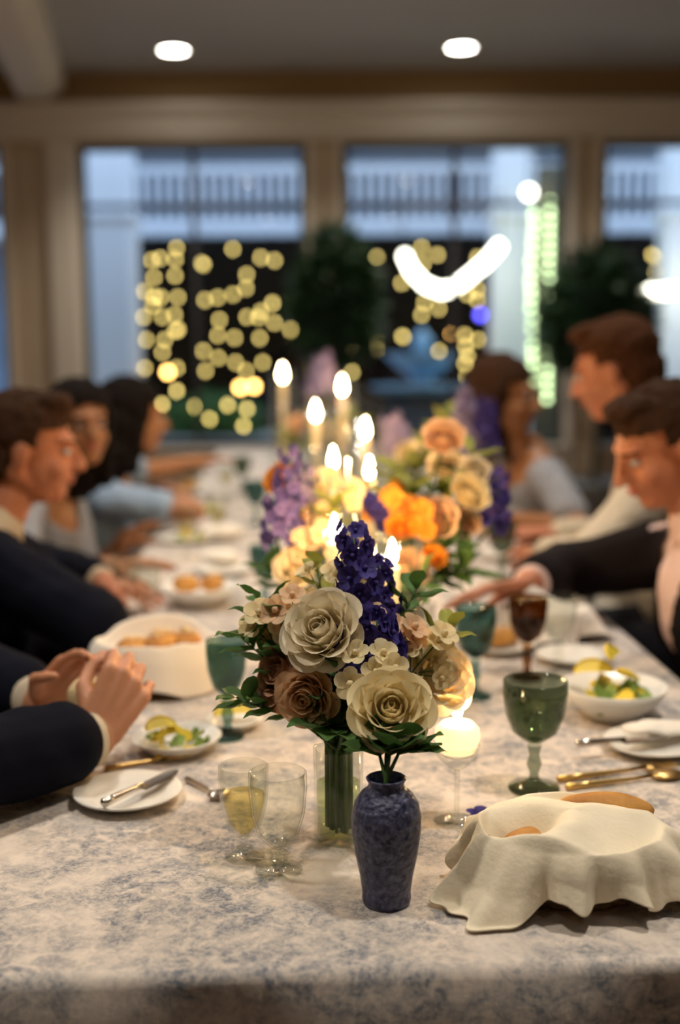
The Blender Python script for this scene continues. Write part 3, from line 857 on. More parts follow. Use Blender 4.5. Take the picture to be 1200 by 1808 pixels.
# near left diner, mostly outside the frame, breaking bread
wL, wR = A(72, 1248, 1.80), A(172, 1345, 1.62)
person('person in dark navy jacket at the near left, hands breaking bread, body cut by frame', (-.90, 1.60), math.radians(4), math.radians(16), 0, math.radians(0), math.radians(-20), wL, wR,
       skin='skin', hair='hairb', top='shirtw', jacket='navy', fine=.0065,
       hl=dict(d=A(165, 1172, 1.76) - wL, pn=(.25, -.75, -.6), side=V((.2, -.5, .8)), curl=.42, thumb=.3),
       hr=dict(d=A(232, 1232, 1.66) - wR, pn=(-.75, .55, .1), side=V((-.5, .1, .8)), curl=1.05, thumb=.6))
chair(-.96, 1.60, 0, 'dark wooden dining chair of the near left diner, out of frame')
b = MB(); c = A(158, 1232, 1.68)
me = MB(); me.ell((0, 0, 0), (V((.030, 0, .004)), V((0, .028, .004)), V((-.004, 0, .034))), 20, 14)
me.v = [tuple(V(v) * (1 + .12 * NZ.noise(V(v) * 40 + V((3, 1, 2))))) for v in me.v]
br = thing('bread_piece', 'torn piece of pale bread held in the near left hands', 'bread', c)
obj('crumb', me, MT['crumb'], br); obj('crust', MB().grid(lambda u, v: V((.032 * math.cos(u * 3 - 1.5) * math.sin(v * 2 + .5), .030 * math.sin(u * 3 - 1.5) * math.sin(v * 2 + .5), -.036 * math.cos(v * 2 + .5) - .002)), 10, 8), MT['bread'], br)

# man in navy suit, profile
rad = math.radians
person('man with short brown hair in navy suit and white shirt, profile, at the left edge', (-.86, 2.42), rad(14), rad(16), 0, rad(10), rad(-8), A(185, 1080, 2.75), A(160, 1112, 2.50),
       skin='skinr', hair='hairb', top='shirtw', jacket='navy', head_at=A(52, 795, 2.55), fine=.006, hl=dict(pn=(0, 0, -1), curl=.22), hr=dict(pn=(0, 0, -1), curl=.22), poler=(.5, -.8, -.3))
chair(-.93, 2.40, rad(10), 'dark wooden dining chair under the man in the navy suit')
# woman looking back
person('woman with dark hair in pale grey short-sleeved top, head turned to the camera', (-.99, 3.38), rad(-8), rad(14), 0, rad(-58), rad(-2), A(215, 1020, 3.3), A(195, 1060, 2.98),
       skin='skint', hair='hairk', style='long', female=True, top='topg', sleeve=.36, head_at=A(143, 752, 3.35), poler=(.1, -.2, -1), hl=dict(curl=.22), hr=dict(curl=.22))
chair(-1.06, 3.38, rad(-4), 'dark wooden dining chair under the woman looking back')
# woman with black hair, farther left
person('woman with long black hair in pale blue top, profile, farthest on the left', (-.93, 4.12), rad(18), rad(16), 0, rad(25), rad(-6), A(395, 812, 4.75), A(305, 868, 4.1),
       skin='skint', hair='hairk', style='long', female=True, top='topb', sleeve=.30, head_at=A(238, 738, 4.05), k=1.06, hl=dict(curl=.22), hr=dict(curl=.22))
chair(-1.0, 4.10, rad(14), 'dark wooden dining chair under the woman with long black hair')
# man on the right, dark jacket
person('man in dark brown suit and pink shirt at the right edge, looking down', (.88, 2.36), rad(178), rad(15), 0, rad(192), rad(-26), (.70, 2.12, .66), A(935, 1030, 2.45),
       skin='skinr', hair='hairb', top='shirtp', jacket='char', head_at=A(1168, 790, 2.40), fine=.006, hl=dict(pn=(0, 0, -1), curl=.22), hr=dict(d=A(840, 1050, 2.42) - A(935, 1030, 2.45), pn=(0, -.3, -1), curl=.25, thumb=.2), poler=(.3, .9, -.1))
chair(.95, 2.36, rad(180), 'cream wooden dining chair under the man in the pink shirt', 'cream')
# man in white shirt leaning in
person('man with auburn hair in white shirt leaning left behind the pink-shirted man', (.98, 3.22), rad(172), rad(14), 0, rad(152), rad(-18), A(965, 1010, 3.1), A(985, 985, 3.45),
       skin='skinr', hair='haira', top='shirtw', sleeve=.97, k=1.08, head_at=A(1085, 655, 3.15))
chair(1.05, 3.22, rad(172), 'cream wooden dining chair under the man in the white shirt', 'cream')
# woman in grey on the right
person('woman with long dark wavy hair in grey short-sleeved top on the right side', (.73, 4.05), rad(190), rad(8), 0, rad(335), rad(-6), A(900, 985, 3.75), A(880, 955, 4.1),
       skin='skint', hair='hairb', style='long', female=True, top='topg', sleeve=.38, k=1.06, head_at=A(893, 700, 3.95), polel=(.3, -.6, -1))
chair(.80, 4.05, rad(186), 'cream wooden dining chair under the woman in the grey top', 'cream')


# ------------------------------------------------------------------ flowers
def petal(wd, h, cup, flare, nu=6, nv=6):
    def fn(u, v):
        q = (u * 2 - 1); pr = math.sin(PI * (.10 + .66 * v)) ** .8
        a = q * cup * pr; r0 = wd / max(cup, .01)
        x = math.sin(a) * r0; bow = (math.cos(a) - 1) * r0
        y = bow + flare * max(0, v - .55) ** 2 * 4 * h + math.sin(v * PI) * .10 * h
        z = h * v * (1 - .12 * q * q * v) - flare * max(0, v - .7) * h * .5
        return V((x, y, z))
    return MB().grid(fn, nu, nv)


def mouth(root):
    return V((0, 0, .098 if root[2] - TZ < .05 else .026))


PR = {}
RINGS = [(3, .003, .036, 2, 0, .016, 1.9, .0), (4, .007, .039, 4, .3, .020, 1.7, .04), (5, .012, .041, 8, .6, .025, 1.5, .10), (6, .017, .042, 17, .2, .029, 1.35, .18), (7, .021, .041, 31, .5, .031, 1.2, .26), (7, .023, .038, 48, .1, .032, 1.05, .32)]


def rose(p, d, r, m, label, root=None, group='roses in the centrepieces', leaves=2, rings=6):
    """bloom at p facing d, radius r; stem bends down to root"""
    p = V(p); d = V(d).normalized(); k = r / .048
    t = thing('rose', label, 'flower', p, group)
    q = d.to_track_quat('Z', 'Y').to_matrix().to_4x4()
    for i, (n, rad, h, tilt, off, wd, cup, fl) in enumerate(RINGS[:rings]):
        key = (m, i)
        if key not in PR: PR[key] = petal(wd, h, cup, fl).mesh('petal', MT[m])
        for j in range(n):
            a = 2 * PI * (j + off) / n + random.uniform(-.12, .12)
            mt = q @ M.Scale(k, 4) @ M.Rotation(a, 4, 'Z') @ M.Translation((0, rad, -.018)) @ M.Rotation(-math.radians(tilt + random.uniform(-4, 4)), 4, 'X')
            link('petal', PR[key], t, mtx=mt)
    base = -d * .018 * k
    obj('calyx', MB().ell(base, (V((.013 * k, 0, 0)), V((0, .013 * k, 0)), V((0, 0, .013 * k))), 10, 7), MT['stem'], t)
    if root is not None:
        e = V(root) - p; mo = e + mouth(root); mid = (base - d * .03).lerp(mo, .45) + V((0, 0, .008))
        obj('stem', MB().tube([base, base.lerp(mid, .5) - d * .005, mid, mo, e], [.0028, .003, .003, .0032, .0032], 6), MT['stem'], t)
        for j in range(leaves):
            a = random.random() * 6.28; ld = (V((math.cos(a), math.sin(a), .25)) - d * .3).normalized()
            leaf_part(t, base.lerp(mid, .3 + .4 * j), ld, .055 * k, .017 * k, 'leaf')
    return t


LF = {}


def leaf_part(t, p, d, ln, wd, m, name='leaf'):
    if m not in LF:
        LF[m] = MB().grid(lambda u, v: V(((u * 2 - 1) * math.sin(PI * min(1, v * .97 + .02)) ** .8 * .5, .12 * abs(u * 2 - 1) * math.sin(PI * v) - .22 * v * v + .05 * math.sin(v * 9), v)), 4, 7).mesh('leaf', MT[m])
    q = V(d).normalized().to_track_quat('Z', 'Y').to_matrix().to_4x4()
    return link(name, LF[m], t, mtx=M.Translation(p) @ q @ M.Diagonal((wd * 2, ln, ln, 1)))


FL = {}


def floret_me(m):
    if m not in FL:
        b = MB()
        for j in range(5):
            a = 2 * PI * j / 5; pm = petal(.0065, .013, .7, .25, 3, 3); R3 = M.Rotation(a, 3, 'Z') @ M.Rotation(-math.radians(62), 3, 'X')
            b.add([R3 @ V(v) for v in pm.v], pm.f)
        b.ell((0, 0, .003), (V((.0028, 0, 0)), V((0, .0028, 0)), V((0, 0, .003))), 6, 5)
        FL[m] = b.mesh('floret', MT[m])
    return FL[m]


def spike(p0, p1, root, m, label, n=34, r=.02, fs=1.0, group='delphiniums in the centrepieces'):
    """flower spike from p0 (lowest bloom) to p1 (tip)"""
    p0, p1 = V(p0), V(p1); t = thing('delphinium', label, 'flower', p0, group)
    ax = p1 - p0; e = V(root) - p0
    mo = e + mouth(root); obj('stem', MB().tube([e, mo, mo * .5 - ax * .05, V((0, 0, 0)), ax * .5, ax], [.0032, .003, .003, .0028, .002, .001], 6), MT['stem'], t)
    me = floret_me(m); s_ = ax.normalized(); x = s_.orthogonal().normalized(); y = s_.cross(x)
    for i in range(n):
        u = (i + .5) / n; a = i * 2.4; d = (x * math.cos(a) + y * math.sin(a)); rr = r * (1.2 - .7 * u) * random.uniform(.75, 1.25)
        q = (d + s_ * random.uniform(-.3, .6) + x * random.uniform(-.3, .3)).to_track_quat('Z', 'Y').to_matrix().to_4x4()
        k = fs * (1.2 - .55 * u) * random.uniform(.8, 1.25)
        link('floret', me, t, mtx=M.Translation(ax * u + d * rr) @ q @ M.Scale(k, 4))
    return t


def sprig(p, root, label, m='leaf', n=12, ln=.05, wd=.012, spread=.8, name='foliage_sprig', group='greenery in the centrepieces'):
    p, root = V(p), V(root); t = thing(name, label, 'foliage', root, group); e = p - root
    mo = mouth(root); mid = mo.lerp(e, .42) + V((0, 0, .015)); obj('stem', MB().tube([(0, 0, 0), mo, mid, e], [.003, .0026, .002, .001], 5), MT['stem'], t)
    for i in range(n):
        u = .45 + .55 * i / (n - 1); c = mid.lerp(e, (u - .45) / .55) if u > .45 else mid
        a = i * 2.4; d = e.normalized(); x = d.orthogonal().normalized(); y = d.cross(x)
        leaf_part(t, c, (d * .7 + (x * math.cos(a) + y * math.sin(a)) * spread).normalized(), ln * random.uniform(.7, 1.15), wd, m)
    return t


def blossoms(p, root, m, label, n=7, r=.03, fs=1.5, group='small blossoms in the centrepieces'):
    p, root = V(p), V(root); t = thing('blossom_spray', label, 'flower', root, group); e = p - root
    mo = mouth(root); st = MB().tube([(0, 0, 0), mo, mo.lerp(e, .5) + V((0, 0, .01)), e - (p - root).normalized() * r], [.0024, .0022, .002, .0015], 5); me = floret_me(m)
    for i in range(n):
        q = e + V((random.uniform(-r, r), random.uniform(-r, r) * .8, random.uniform(-r, r)))
        st.tube([e - e.normalized() * r, q], .001, 4); d = (q - e + V((0, -.03, .03))).normalized()
        link('blossom', me, t, mtx=M.Translation(q) @ d.to_track_quat('Z', 'Y').to_matrix().to_4x4() @ M.Scale(fs * random.uniform(.8, 1.2), 4))
    obj('stem', st, MT['stem'], t); return t


def glass_vase(p, r, h, label, flare=1.0):
    t = thing('glass_vase', label, 'vase', p, 'clear glass flower vases')
    obj('glass_wall', MB().lathe([(0, 0), (r * .92, 0), (r, .006), (r, h * .6), (r * flare, h), (r * flare - .003, h), (r - .003, h * .6), (r - .003, .008), (0, .008)], 32), MT['clear'], t)
    obj('water', MB().lathe([(0, .0085), (r - .0035, .0085), (r - .0035, h * .62), (0, h * .62)], 32), MT['water'], t)
    return t


# near bouquet in the clear vase
v1 = T(598, 1478, TZ); v1.z = TZ
glass_vase(v1, .030, .115, 'clear straight glass vase of green stems beside the blue patterned vase', 1.03)
vr = lambda: v1 + V((random.uniform(-.016, .016), random.uniform(-.016, .016), .012))
B = lambda px, py, y=1.40: A(px, py, y)
rose(B(568, 1112, 1.36), (-.35, -.75, .55), .047, 'rosew', 'large white rose at the heart of the near bouquet, left of the indigo spike', vr())
rose(B(500, 1190, 1.40), (-.75, -.55, .35), .042, 'blush', 'dusky blush rose on the left of the near bouquet', vr())
rose(B(540, 1232, 1.36), (-.3, -.8, -.1), .036, 'peach', 'small peach rose low on the left of the near bouquet', vr())
rose(B(778, 1195, 1.44), (.45, -.7, .5), .044, 'rosew', 'pale cream rose behind the large ivory rose, on the right', vr())
rose(B(590, 1165, 1.44), (-.1, -.8, .2), .03, 'blush', 'little blush rose half hidden under the large white rose', vr())
spike(B(655, 1195, 1.37), B(668, 1075, 1.37), vr(), 'purple', 'deep indigo delphinium in front of the near bouquet', 34, .028, 1.45)
spike(B(640, 1150, 1.42), B(622, 925, 1.44), vr(), 'purple', 'tallest indigo delphinium in the near bouquet, standing over the white rose', 44, .024, 1.3)
spike(B(690, 1150, 1.45), B(668, 985, 1.46), vr(), 'purple', 'indigo delphinium behind the white roses, right of the tallest spike', 34, .018, 1.0)
for i, (px, py, y, m, l) in enumerate(((430, 1130, 1.42, 'leaf', 'dark green sprig reaching far left from the near bouquet'), (455, 1060, 1.46, 'leaf', 'green sprig rising behind the blush rose'), (420, 1235, 1.40, 'leaf', 'thin drooping sprig at the lower left of the near bouquet'),
                                       (560, 1000, 1.48, 'leafy', 'yellow green sprig above the large white rose'), (735, 1040, 1.47, 'leaf', 'green sprig on the right behind the indigo spikes'), (800, 1110, 1.47, 'leafy', 'feathery yellow green sprig at the right of the near bouquet'),
                                       (590, 1290, 1.35, 'leaf', 'broad dark leaves hanging over the clear vase rim'), (640, 1310, 1.37, 'leaf', 'dark leaves between the clear vase and the ivory rose'), (500, 1090, 1.43, 'leaf', 'leafy sprig left of the large white rose'))):
    sprig(B(px, py, y), vr(), l, m, 13, .05 if i < 6 else .065, .011 if i < 6 else .02)
for px, py, y, m, l in ((520, 1085, 1.42, 'peach', 'small peach blossoms above the blush rose'), (478, 1110, 1.43, 'rose', 'small cream blossoms at the left of the near bouquet'), (700, 1110, 1.4, 'peach', 'peach blossoms beside the indigo delphinium'), (740, 1150, 1.42, 'rose', 'cream blossoms above the ivory rose'), (585, 1040, 1.46, 'rose', 'cream blossoms at the top of the near bouquet'), (650, 1170, 1.34, 'rose', 'tiny cream blossoms in front of the indigo spike')):
    blossoms(B(px, py, y), vr(), m, l)

for i in range(5):
    sprig(v1 + V((.045 * math.cos(i * 1.3), .03 * math.sin(i * 1.3) - .01, .155 + .01 * i)), vr(), 'short leafy filler stem in the clear straight vase, %s' % ('left side', 'front', 'middle', 'back', 'right side')[i], 'leaf', 9, .05, .014)
# blue patterned vase with the ivory rose
v2 = T(682, 1590, TZ); v2.z = TZ
bt = thing('blue_vase', 'small blue patterned ceramic vase at the front of the table', 'vase', v2)
prof = [(0, 0), (.026, 0), (.027, .004), (.0265, .012), (.029, .03), (.034, .055), (.0375, .08), (.038, .097), (.035, .112), (.028, .123), (.0205, .129), (.019, .134), (.022, .140), (.0205, .141), (.017, .134), (.018, .127), (0, .10)]
obj('vase_body', MB().lathe(prof, 40), MT['bluevase'], bt)
rr_ = v2 + V((0, 0, .112))
rose(B(690, 1252, 1.27), (.02, -.80, .60), .044, 'rose', 'large ivory rose in the small blue vase', rr_, leaves=0)
sprig(B(655, 1330, 1.27), rr_, 'dark green leaves under the ivory rose, left side', 'leaf', 8, .05, .018)
sprig(B(732, 1325, 1.26), rr_, 'dark green leaves under the ivory rose, right side', 'leaf', 9, .045, .02)
sprig(B(695, 1330, 1.25), rr_, 'dark green leaves under the ivory rose, in the middle', 'leaf', 9, .04, .02)

# second centrepiece (right, behind) and the farther ones
v3 = V((.125, 2.20, TZ)); glass_vase(v3, .05, .12, 'clear glass vase of the second centrepiece, behind the near bouquet', 1.1)
q3 = lambda: v3 + V((random.uniform(-.03, .03), random.uniform(-.03, .03), .012))
for px, py, y, m, r, l in ((782, 775, 2.2, 'peach', .043, 'pale peach rose topmost in the second centrepiece'), (785, 822, 2.22, 'rosew', .036, 'cream rose just under the topmost peach rose'), (838, 832, 2.25, 'rosew', .034, 'cream rose to the right of the one under the topmost'),
                           (828, 873, 2.15, 'rose', .042, 'round ivory rose on the right of the second centrepiece'), (765, 922, 2.12, 'peach', .05, 'wide peach rose low in the second centrepiece'), (815, 925, 2.15, 'peach', .036, 'dusky peach rose under the round ivory one'), (708, 932, 2.1, 'orange', .030, 'bright orange rose in the middle of the second centrepiece'), (720, 1005, 2.05, 'peach', .042, 'cream peach rose lit by a candle, lowest of the second centrepiece'), (765, 985, 2.08, 'orange', .026, 'small orange rose right of the candle')):
    rose(A(px, py, y), (random.uniform(-.3, .4), -.7, .6), r, m, l, q3(), rings=5, leaves=1)
for px, py, y, m, l in ((720, 860, 2.2, 'leafy', 'yellow green foliage in the middle of the second centrepiece'), (760, 870, 2.25, 'leaf', 'green foliage between the cream roses'), (690, 830, 2.3, 'leafy', 'pale foliage near the candle flames'), (800, 960, 2.1, 'leaf', 'green leaves under the wide peach rose'), (740, 1040, 2.0, 'leaf', 'dark leaves low in the second centrepiece'), (820, 1010, 2.1, 'leaf', 'dark leaves at the lower right of the second centrepiece'), (830, 800, 2.3, 'leafy', 'yellow foliage beside the topmost peach rose')):
    sprig(A(px, py, y), q3(), l, m, 12, .07, .016)
spike(A(868, 930, 2.2), A(885, 830, 2.2), q3(), 'purple', 'indigo delphinium leaning to the right of the ivory rose', 26, .02, 1.2)
spike(A(690, 910, 2.2), A(640, 880, 2.2), q3(), 'purple', 'indigo delphinium leaning left in the second centrepiece', 22, .02, 1.2)
blossoms(A(730, 900, 2.1), q3(), 'orange', 'orange blossoms above the orange rose', 9, .04, 1.8)
blossoms(A(680, 870, 2.25), q3(), 'orange', 'yellow orange blossoms by the candle', 9, .04, 1.6)

v4 = V((-.055, 2.05, TZ)); glass_vase(v4, .035, .11, 'clear glass vase of the purple and orange flowers on the left', 1.1)
q4 = lambda: v4 + V((random.uniform(-.018, .018), random.uniform(-.018, .018), .012))
spike(A(500, 930, 2.05), A(512, 790, 2.05), q4(), 'violet', 'tall violet delphinium on the left before the candle flames', 30, .024, 1.15)
spike(A(530, 900, 2.1), A(540, 820, 2.1), q4(), 'lilac', 'short lilac delphinium right beside the tall violet one', 18, .02, 1.1)
spike(A(490, 960, 2.0), A(482, 880, 2.0), q4(), 'violet', 'low violet delphinium above the cream rose', 20, .02, 1.1)
rose(A(522, 1005, 1.98), (-.2, -.8, .5), .040, 'rosew', 'cream rose low under the violet delphiniums', q4(), rings=5)
rose(A(560, 915, 2.1), (0, -.7, .7), .036, 'peach', 'peach rose right of the violet delphiniums', q4(), rings=5)
rose(A(495, 845, 2.15), (-.5, -.6, .6), .034, 'orange', 'orange rose behind the tall violet delphinium', q4(), rings=5)
for px, py, l, m in ((540, 960, 'grey green foliage under the peach rose', 'leaf'), (470, 1000, 'leaves left of the low cream rose', 'leaf'), (590, 880, 'yellow foliage between the flames and the peach rose', 'leafy'), (620, 1000, 'thin foliage behind the tallest indigo spike', 'leafy')):
    sprig(A(px, py, 2.05), q4(), l, m, 11, .06, .013)
blossoms(A(555, 960, 2.0), q4(), 'peach', 'peach blossoms over the low cream rose', 9, .035, 1.6)
blossoms(A(585, 870, 2.1), q4(), 'rose', 'pale blossoms in the candle glow', 9, .04, 1.6)

v5 = V((.17, 3.35, TZ)); glass_vase(v5, .05, .13, 'clear glass vase of the third centrepiece, right of the far candles', 1.1)
q5 = lambda: v5 + V((random.uniform(-.03, .03), random.uniform(-.03, .03), .012))
spike(A(825, 800, 3.3), A(815, 690, 3.3), q5(), 'lilac', 'pale lilac delphinium before the dark-haired woman on the right', 30, .03, 1.9)
spike(A(850, 790, 3.3), A(858, 705, 3.3), q5(), 'purple', 'dark violet delphinium before the dark-haired woman', 28, .03, 1.9)
spike(A(700, 800, 3.4), A(690, 735, 3.4), q5(), 'lilac', 'faint lilac spray right of the far candles', 24, .04, 1.9)
for px, py, l in ((760, 790, 'yellow foliage of the third centrepiece, by the topmost peach rose'), (700, 820, 'green foliage behind the candle flames'), (800, 740, 'tall thin foliage at the top of the third centrepiece')):
    sprig(A(px, py, 3.35), q5(), l, 'leafy', 12, .09, .02)
rose(A(720, 800, 3.35), (-.2, -.7, .6), .04, 'rosew', 'far cream rose right of the candle flames', q5(), rings=5)
v6 = V((-.10, 4.6, TZ)); glass_vase(v6, .05, .13, 'clear glass vase of the farthest centrepiece', 1.1)
q6 = lambda: v6 + V((random.uniform(-.03, .03), random.uniform(-.03, .03), .012))
spike(A(572, 700, 4.6), A(568, 625, 4.6), q6(), 'lilac', 'farthest lilac delphinium rising above the candles', 24, .045, 2.2)
rose(A(530, 750, 4.55), (-.2, -.7, .6), .05, 'peach', 'far peach rose left of the farthest candles', q6(), rings=5)
rose(A(580, 765, 4.5), (.1, -.7, .6), .05, 'rosew', 'far cream rose among the farthest candles', q6(), rings=5)
for px, py, l in ((510, 770, 'far foliage left of the candles'), (620, 740, 'far foliage right of the candles')):
    sprig(A(px, py, 4.6), q6(), l, 'leafy', 12, .1, .022)


# ------------------------------------------------------------------ candles
def flame(parent, p, k=1.0, watts=None):
    o = obj('flame', MB().lathe([(0, 0), (.0045 * k, .004 * k), (.0068 * k, .011 * k), (.0055 * k, .020 * k), (.003 * k, .028 * k), (0, .036 * k)], 14), MT['flame'], parent, loc=p)
    obj('wick', MB().tube([(0, 0, -.006), (0, 0, .006)], .0009, 5), MT['wire'], parent, loc=p)
    L = bpy.data.lights.new('candle_light', 'POINT'); L.energy = watts or CANDLE_W; L.color = (1.0, 0.55, 0.22); L.shadow_soft_size = .012
    link('candle_light', L, parent, V(p) + V((0, 0, .05)))


cv = T(806, 1448, TZ); cv.z = TZ
t = thing('candle_holder', 'stemmed cut-glass candle holder with a round glowing candle beside the green goblet', 'candle holder', cv)
zc = A(815, 1315, 1.45).z - TZ
obj('foot', MB().lathe([(0, 0), (.030, 0), (.029, .003), (.008, .007), (0, .008)], 28), MT['clear'], t)
obj('glass_stem', MB().tube([(0, 0, .006), (0, 0, zc - .035)], .0035, 10), MT['clear'], t)
obj('cup', MB().lathe([(.003, zc - .036), (.012, zc - .03), (.026, zc - .016), (.030, zc - .001), (.027, zc - .001), (.020, zc - .014), (0, zc - .022)], 14), MT['clear'], t, False)
wx = obj('wax_candle', MB().lathe([(0, zc - .014), (.022, zc - .010), (.029, zc + .008), (.028, zc + .02), (.02, zc + .028), (0, zc + .027)], 24), MT['waxlit'], t, label='round pale floating candle')
flame(wx, (0, 0, zc + .031), 1.1, .35)
CD = [(590, 940, 1.88, .022, 'candle in a clear glass hurricane left of the tallest indigo spike'), (692, 984, 1.90, .022, 'candle in a clear glass hurricane over the cream peach rose'),
      (588, 818, 2.62, .026, 'nearest candle of the bright cluster, on its left'), (652, 836, 2.55, .024, 'candle in the bright cluster, on its right and lowest'), (645, 766, 3.2, .026, 'candle standing behind the bright cluster, on the right'),
      (557, 735, 3.75, .026, 'candle behind the bright cluster, on the left'), (604, 690, 4.4, .026, 'tall candle near the far end, right of the farthest'), (499, 668, 5.0, .026, 'farthest tall candle on the left of the table middle')]
for px, py, y, r, l in CD:
    p = A(px, py, y); h = p.z - TZ - .012
    t = thing('hurricane_candle', l, 'candle', (p.x, y, TZ), 'hurricane candles along the table')
    obj('glass_cylinder', MB().lathe([(0, 0), (r + .022, 0), (r + .024, .004), (r + .024, h + .045), (r + .0215, h + .045), (r + .0215, .007), (0, .007)], 28), MT['clear'], t)
    wx = obj('wax_pillar', MB().lathe([(0, .0075), (.013, .0075), (.0125, h - .008), (.011, h - .003), (0, h - .006)], 18), MT['wax'], t)
    flame(wx, (0, 0, h), 1.2 + (y - 1.9) * .26, CANDLE_W * (1 + (y - 1.9) * .28))


# ------------------------------------------------------------------ glasses
def goblet(p, h, r, m, label, name='goblet', fill=None, fm='water', bowl=.58, group='stemmed glasses', seg=32):
    p = V(p); p.z = TZ; t = thing(name, label, 'glass', p, group)
    zb = h * (1 - bowl); hb = h * bowl
    obj('foot', MB().lathe([(0, 0), (r * .80, 0), (r * .80, .003), (r * .4, .007), (.008, .013), (0, .014)], seg), MT[m], t)
    obj('glass_stem', MB().lathe([(.008, .012), (.006, zb * .35), (.0105, zb * .55), (.007, zb * .75), (.010, zb - .002)], 16), MT[m], t)
    P = [(.0, zb), (r * .30, zb + .004), (r * .70, zb + hb * .2), (r * .92, zb + hb * .48), (r, zb + hb * .8), (r * .99, h)]
    inn = [(max(0, a - .0024), b + (.004 if i == 0 else 0.001)) for i, (a, b) in enumerate(P)]
    obj('bowl', MB().lathe(P + [(P[-1][0] - .001, h + .001)] + inn[::-1], seg), MT[m], t)
    if fill:
        hf = zb + hb * fill; Q = [(0, zb + .006)]
        for a, b in inn:
            if b < hf: Q.append((max(0, a - .0012), b + .002))
        Q += [(Q[-1][0] * 1.02, hf), (0, hf)]
        obj('drink', MB().lathe(Q, seg), MT[fm], t)
    return t


goblet(T(942, 1390), .152, .044, 'green', 'grey green glass goblet of water behind the front bread basket', fill=.6)
goblet(T(838, 1228), .158, .036, 'teal', 'teal glass goblet right of the near bouquet')
goblet(T(402, 1300), .155, .032, 'teal', 'teal glass goblet left of the near bouquet')
goblet(T(468, 1070), .145, .036, 'teal', 'teal glass goblet left of the violet delphiniums')
goblet(T(452, 925), .150, .040, 'teal', 'far teal glass goblet left of the far candles')
goblet(T(428, 868), .150, .040, 'green', 'farthest grey green goblet on the left')
goblet(T(885, 1020), .15, .038, 'green', 'grey green goblet beside the reaching hand')
goblet(T(930, 1195), .15, .036, 'amber', 'brown glass goblet behind the grey green goblet', fill=.5, fm='amber')
goblet(T(432, 1510), .112, .030, 'clear', 'small clear glass of pale wine at the front left', 'wine_glass', .62, 'wine', .80)
goblet(T(492, 1535), .118, .034, 'clear', 'empty clear glass beside the pale wine', 'wine_glass', None, 'wine', .78)
for px, py, h, l, fl in ((258, 1120, .15, 'clear wine glass before the man in the navy suit', None), (330, 985, .15, 'clear wine glass on the left behind the salad bowl', .5), (385, 960, .15, 'clear wine glass standing left of the teal goblet', .5), (345, 895, .15, 'clear wine glass beside the woman with black hair', None),
                         (400, 880, .14, 'far clear wine glass at the left of the table', .5), (985, 1190, .15, 'clear wine glass beside the lemon bowl on the right', None), (870, 975, .15, 'clear wine glass near the woman in grey', .5), (225, 1085, .14, 'clear tumbler glass beside the hands of the navy-suited man', None)):
    goblet(T(px, py), h, .033, 'clear', l, 'wine_glass', fl, 'wine', .6, seg=24)


# ------------------------------------------------------------------ plates, cutlery, food
def plate(p, r, label, name='plate', h=.014):
    p = V(p); p.z = TZ
    o = obj(name, MB().lathe([(0, 0), (r * .62, 0), (r * .66, .003), (r * .97, h - .002), (r, h), (r * .985, h + .002), (r * .68, .007), (r * .6, .005), (0, .005)], 48), MT['china'], None, loc=p)
    return tag(o, label, 'plate', 'white plates')


def bowl(p, r, h, label):
    p = V(p); p.z = TZ
    o = obj('bowl', MB().lathe([(0, 0), (r * .5, 0), (r * .52, .006), (r * .8, h * .45), (r, h), (r * .97, h + .001), (r * .76, h * .5), (r * .45, .012), (0, .01)], 40), MT['china'], None, loc=p)
    return tag(o, label, 'bowl', 'white bowls')


def knife(p, ang, ln, label, z=0.0, m='steel'):
    p = V(p); p.z = TZ + z
    t = thing('table_knife', label, 'knife', p, 'table knives', ang)
    obj('blade', MB().grid(lambda u, v: V((u * ln * .5, (v - .5) * .019 * (1 - max(0, u - .75) ** 2 * 9), .0035 + .0012 * math.sin(v * PI))), 12, 4).grid(lambda u, v: V((u * ln * .5, (.5 - v) * .019 * (1 - max(0, u - .75) ** 2 * 9), .0015)), 12, 4), MT[m], t)
    obj('handle', MB().tube([(0.004, 0, .005), (-ln * .08, 0, .0055), (-ln * .35, 0, .006), (-ln * .48, 0, .006), (-ln * .5, 0, .005)], [.004, .0045, .006, .0065, .003], 8), MT[m], t)
    return t


def fork(p, ang, ln, label, m='gold', spoon=False):
    p = V(p); p.z = TZ
    t = thing('table_spoon' if spoon else 'table_fork', label, 'spoon' if spoon else 'fork', p, 'table cutlery', ang)
    obj('handle', MB().tube([(-ln * .5, 0, .003), (-ln * .3, 0, .004), (ln * .1, 0, .004), (ln * .25, 0, .006)], [.005, .0045, .0028, .003], 8), MT[m], t)
    if spoon: obj('spoon_bowl', MB().ell((ln * .38, 0, .0055), (V((ln * .14, 0, 0)), V((0, .018, 0)), V((0, 0, .005)))), MT[m], t)
    else:
        obj('fork_neck', MB().box((ln * .24, -.011, .004), (ln * .34, .011, .0065)), MT[m], t)
        for q in (-.009, -.003, .003, .009): obj('tine', MB().box((ln * .34, q - .0014, .004), (ln * .5, q + .0014, .0062)), MT[m], t, False)
    return t


pl = T(226, 1410); plate(pl, .073, 'small white bread plate with a knife across it at the front left')
a_, c_ = T(195, 1440), T(300, 1388)
knife((a_ + c_) / 2, math.atan2(c_.y - a_.y, c_.x - a_.x), .15, 'butter knife lying across the front left bread plate', .0165)
plate(T(1150, 1322), .072, 'small white plate with a napkin at the right edge')
nm_ = T(1165, 1312); nm_.z = TZ + .0165


